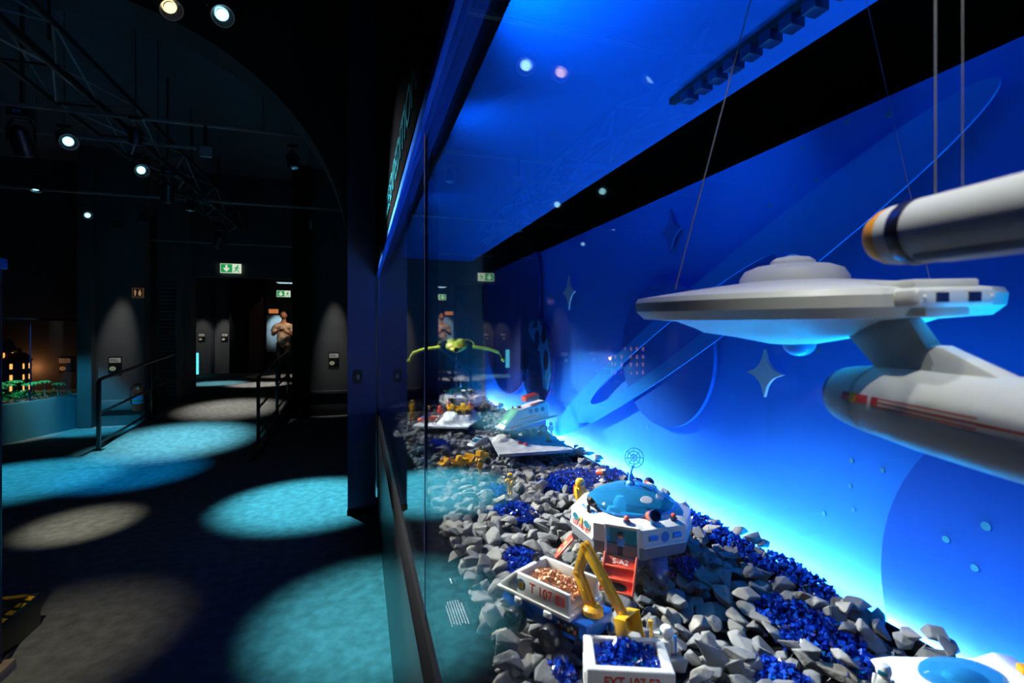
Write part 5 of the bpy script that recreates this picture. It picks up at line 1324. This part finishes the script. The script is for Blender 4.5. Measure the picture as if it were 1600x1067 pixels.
# ------------------------------------------------------------------ person
pe = thing('person', (-1.98, 14.52, .42), rad(0), 'bald person in a pale patterned T-shirt and dark trousers holding a camera', 'person')
def skin_obj(name, verts, edges, radii, m, parent, sub=2):
    me = D.meshes.new(name); me.from_pydata(verts, edges, [])
    o_ = D.objects.new(name, me); C.objects.link(o_)
    md = o_.modifiers.new('skin', 'SKIN'); md.use_smooth_shade = True
    sv = me.skin_vertices[0].data if me.skin_vertices else None
    if sv is None:
        me.attributes; 
    for i, r_ in enumerate(radii):
        rr = r_ if hasattr(r_, '__len__') else (r_, r_)
        me.skin_vertices[0].data[i].radius = rr
    me.skin_vertices[0].data[0].use_root = True
    sb = o_.modifiers.new('sub', 'SUBSURF'); sb.levels = sub; sb.render_levels = sub
    dg = bpy.context.evaluated_depsgraph_get(); ev = o_.evaluated_get(dg); me2 = D.meshes.new_from_object(ev); me2.name = name
    D.objects.remove(o_); o2 = D.objects.new(name, me2); C.objects.link(o2); o2.parent = parent
    me2.materials.clear(); me2.materials.append(m)
    for p in me2.polygons: p.use_smooth = True
    return o2
# facing -y (towards the viewer)
bv = [(0, 0, .95), (0, 0, 1.12), (0, .0, 1.32), (0, 0, 1.46), (0, -.005, 1.54), (0, -.01, 1.62),      # pelvis .. skull base 5
      (.09, 0, .90), (.105, -.01, .50), (.11, .01, .09), (.12, -.12, .035),                            # left leg 6-9
      (-.09, 0, .90), (-.105, .0, .50), (-.11, .02, .09), (-.12, -.11, .035),                          # right leg 10-13
      (.18, 0, 1.43), (.24, -.03, 1.16), (.10, -.24, 1.24), (.05, -.28, 1.28),                         # left arm 14-17
      (-.18, 0, 1.43), (-.26, -.04, 1.17), (-.12, -.24, 1.26), (-.06, -.28, 1.32)]                     # right arm
be = [(0, 1), (1, 2), (2, 3), (3, 4), (4, 5), (0, 6), (6, 7), (7, 8), (8, 9), (0, 10), (10, 11), (11, 12), (12, 13), (3, 14), (14, 15), (15, 16), (16, 17), (3, 18), (18, 19), (19, 20), (20, 21)]
br_ = [(.13, .10), (.12, .09), (.12, .085), (.08, .06), .055, .06, .09, .06, .045, (.045, .03), .09, .06, .045, (.045, .03), .065, .048, .035, .03, .065, .048, .035, .03]
skin_obj('body', bv, be, br_, M['pskin'], pe)
hd = MB().ball((0, -.015, 1.70), (.078, .095, .115), 24, 16).build('head', M['pskin'], pe, smooth=True)
MB().prism([(-.008, 1.69), (.008, 1.69), (.016, 1.665), (-.016, 1.665)], -.130, -.10, axis='y').build('nose', M['pskin'], hd, bevel=.004)
for s_ in (-1, 1):
    MB().ball((s_ * .030, -.103, 1.705), (.012, .008, .007), 10, 6).build('eye', M['blk'], hd)
    MB().ball((s_ * .080, -.01, 1.695), (.012, .022, .032), 12, 8).build('ear', M['pskin'], hd, smooth=True)
MB().box(-.025, .025, -.112, -.100, 1.640, 1.648).build('mouth', M['curtain'], hd, bevel=.002)
MB().ball((0, .015, 1.70), (.082, .090, .07), 20, 12).build('hair', M['hair'], hd, smooth=True)
skin_obj('t_shirt', [(0, 0, .83), (0, 0, 1.15), (0, 0, 1.34), (0, 0, 1.46), (.18, 0, 1.43), (.235, -.02, 1.22), (-.18, 0, 1.43), (-.25, -.03, 1.22)],
         [(0, 1), (1, 2), (2, 3), (3, 4), (4, 5), (3, 6), (6, 7)], [(.19, .145), (.18, .14), (.185, .14), (.12, .10), .092, .09, .092, .09], M['shirt'], pe)
skin_obj('trousers', [(0, 0, 1.02), (.09, 0, .86), (.105, -.01, .50), (.11, .01, .08), (-.09, 0, .86), (-.105, 0, .50), (-.11, .02, .08)],
         [(0, 1), (1, 2), (2, 3), (0, 4), (4, 5), (5, 6)], [(.165, .125), .105, .080, .065, .105, .080, .065], M['trouser'], pe)
for s_ in (-1, 1):
    MB().prism([(-.045, 0), (.045, 0), (.04, .08), (-.04, .08)], -.17, .07, axis='y', T=TR(s_ * .115, 0, 0)).build('shoe', M['iwhite'] if False else M['blk'], pe, bevel=.012)
    for q in range(4):
        x = s_ * (.030 - .0) ; z = 1.325 - q * .018
        MB().path([(s_ * .060, -.27, z), (s_ * .045, -.315, z + .004), (s_ * .020, -.335, z), (s_ * .0, -.33, z)], .0085, 6).build('finger', M['pskin'], pe, smooth=True)
    MB().path([(s_ * .055, -.265, 1.335), (s_ * .045, -.285, 1.365), (s_ * .025, -.30, 1.375)], .010, 6).build('thumb', M['pskin'], pe, smooth=True)
cm = thing('camera_device', (-1.98, 14.52 - .31, .42 + 1.30), 0, 'small dark camera held at chest height by the person', 'camera')
MB().box(-.055, .055, -.018, .018, -.035, .040).build('body', M['blk'], cm, bevel=.006)
MB().lathe([(.026, 0), (.026, .035), (.022, .035)], 18, TR(0, -.018, 0) @ RX(PI / 2)).build('lens', M['blackgloss'], cm)
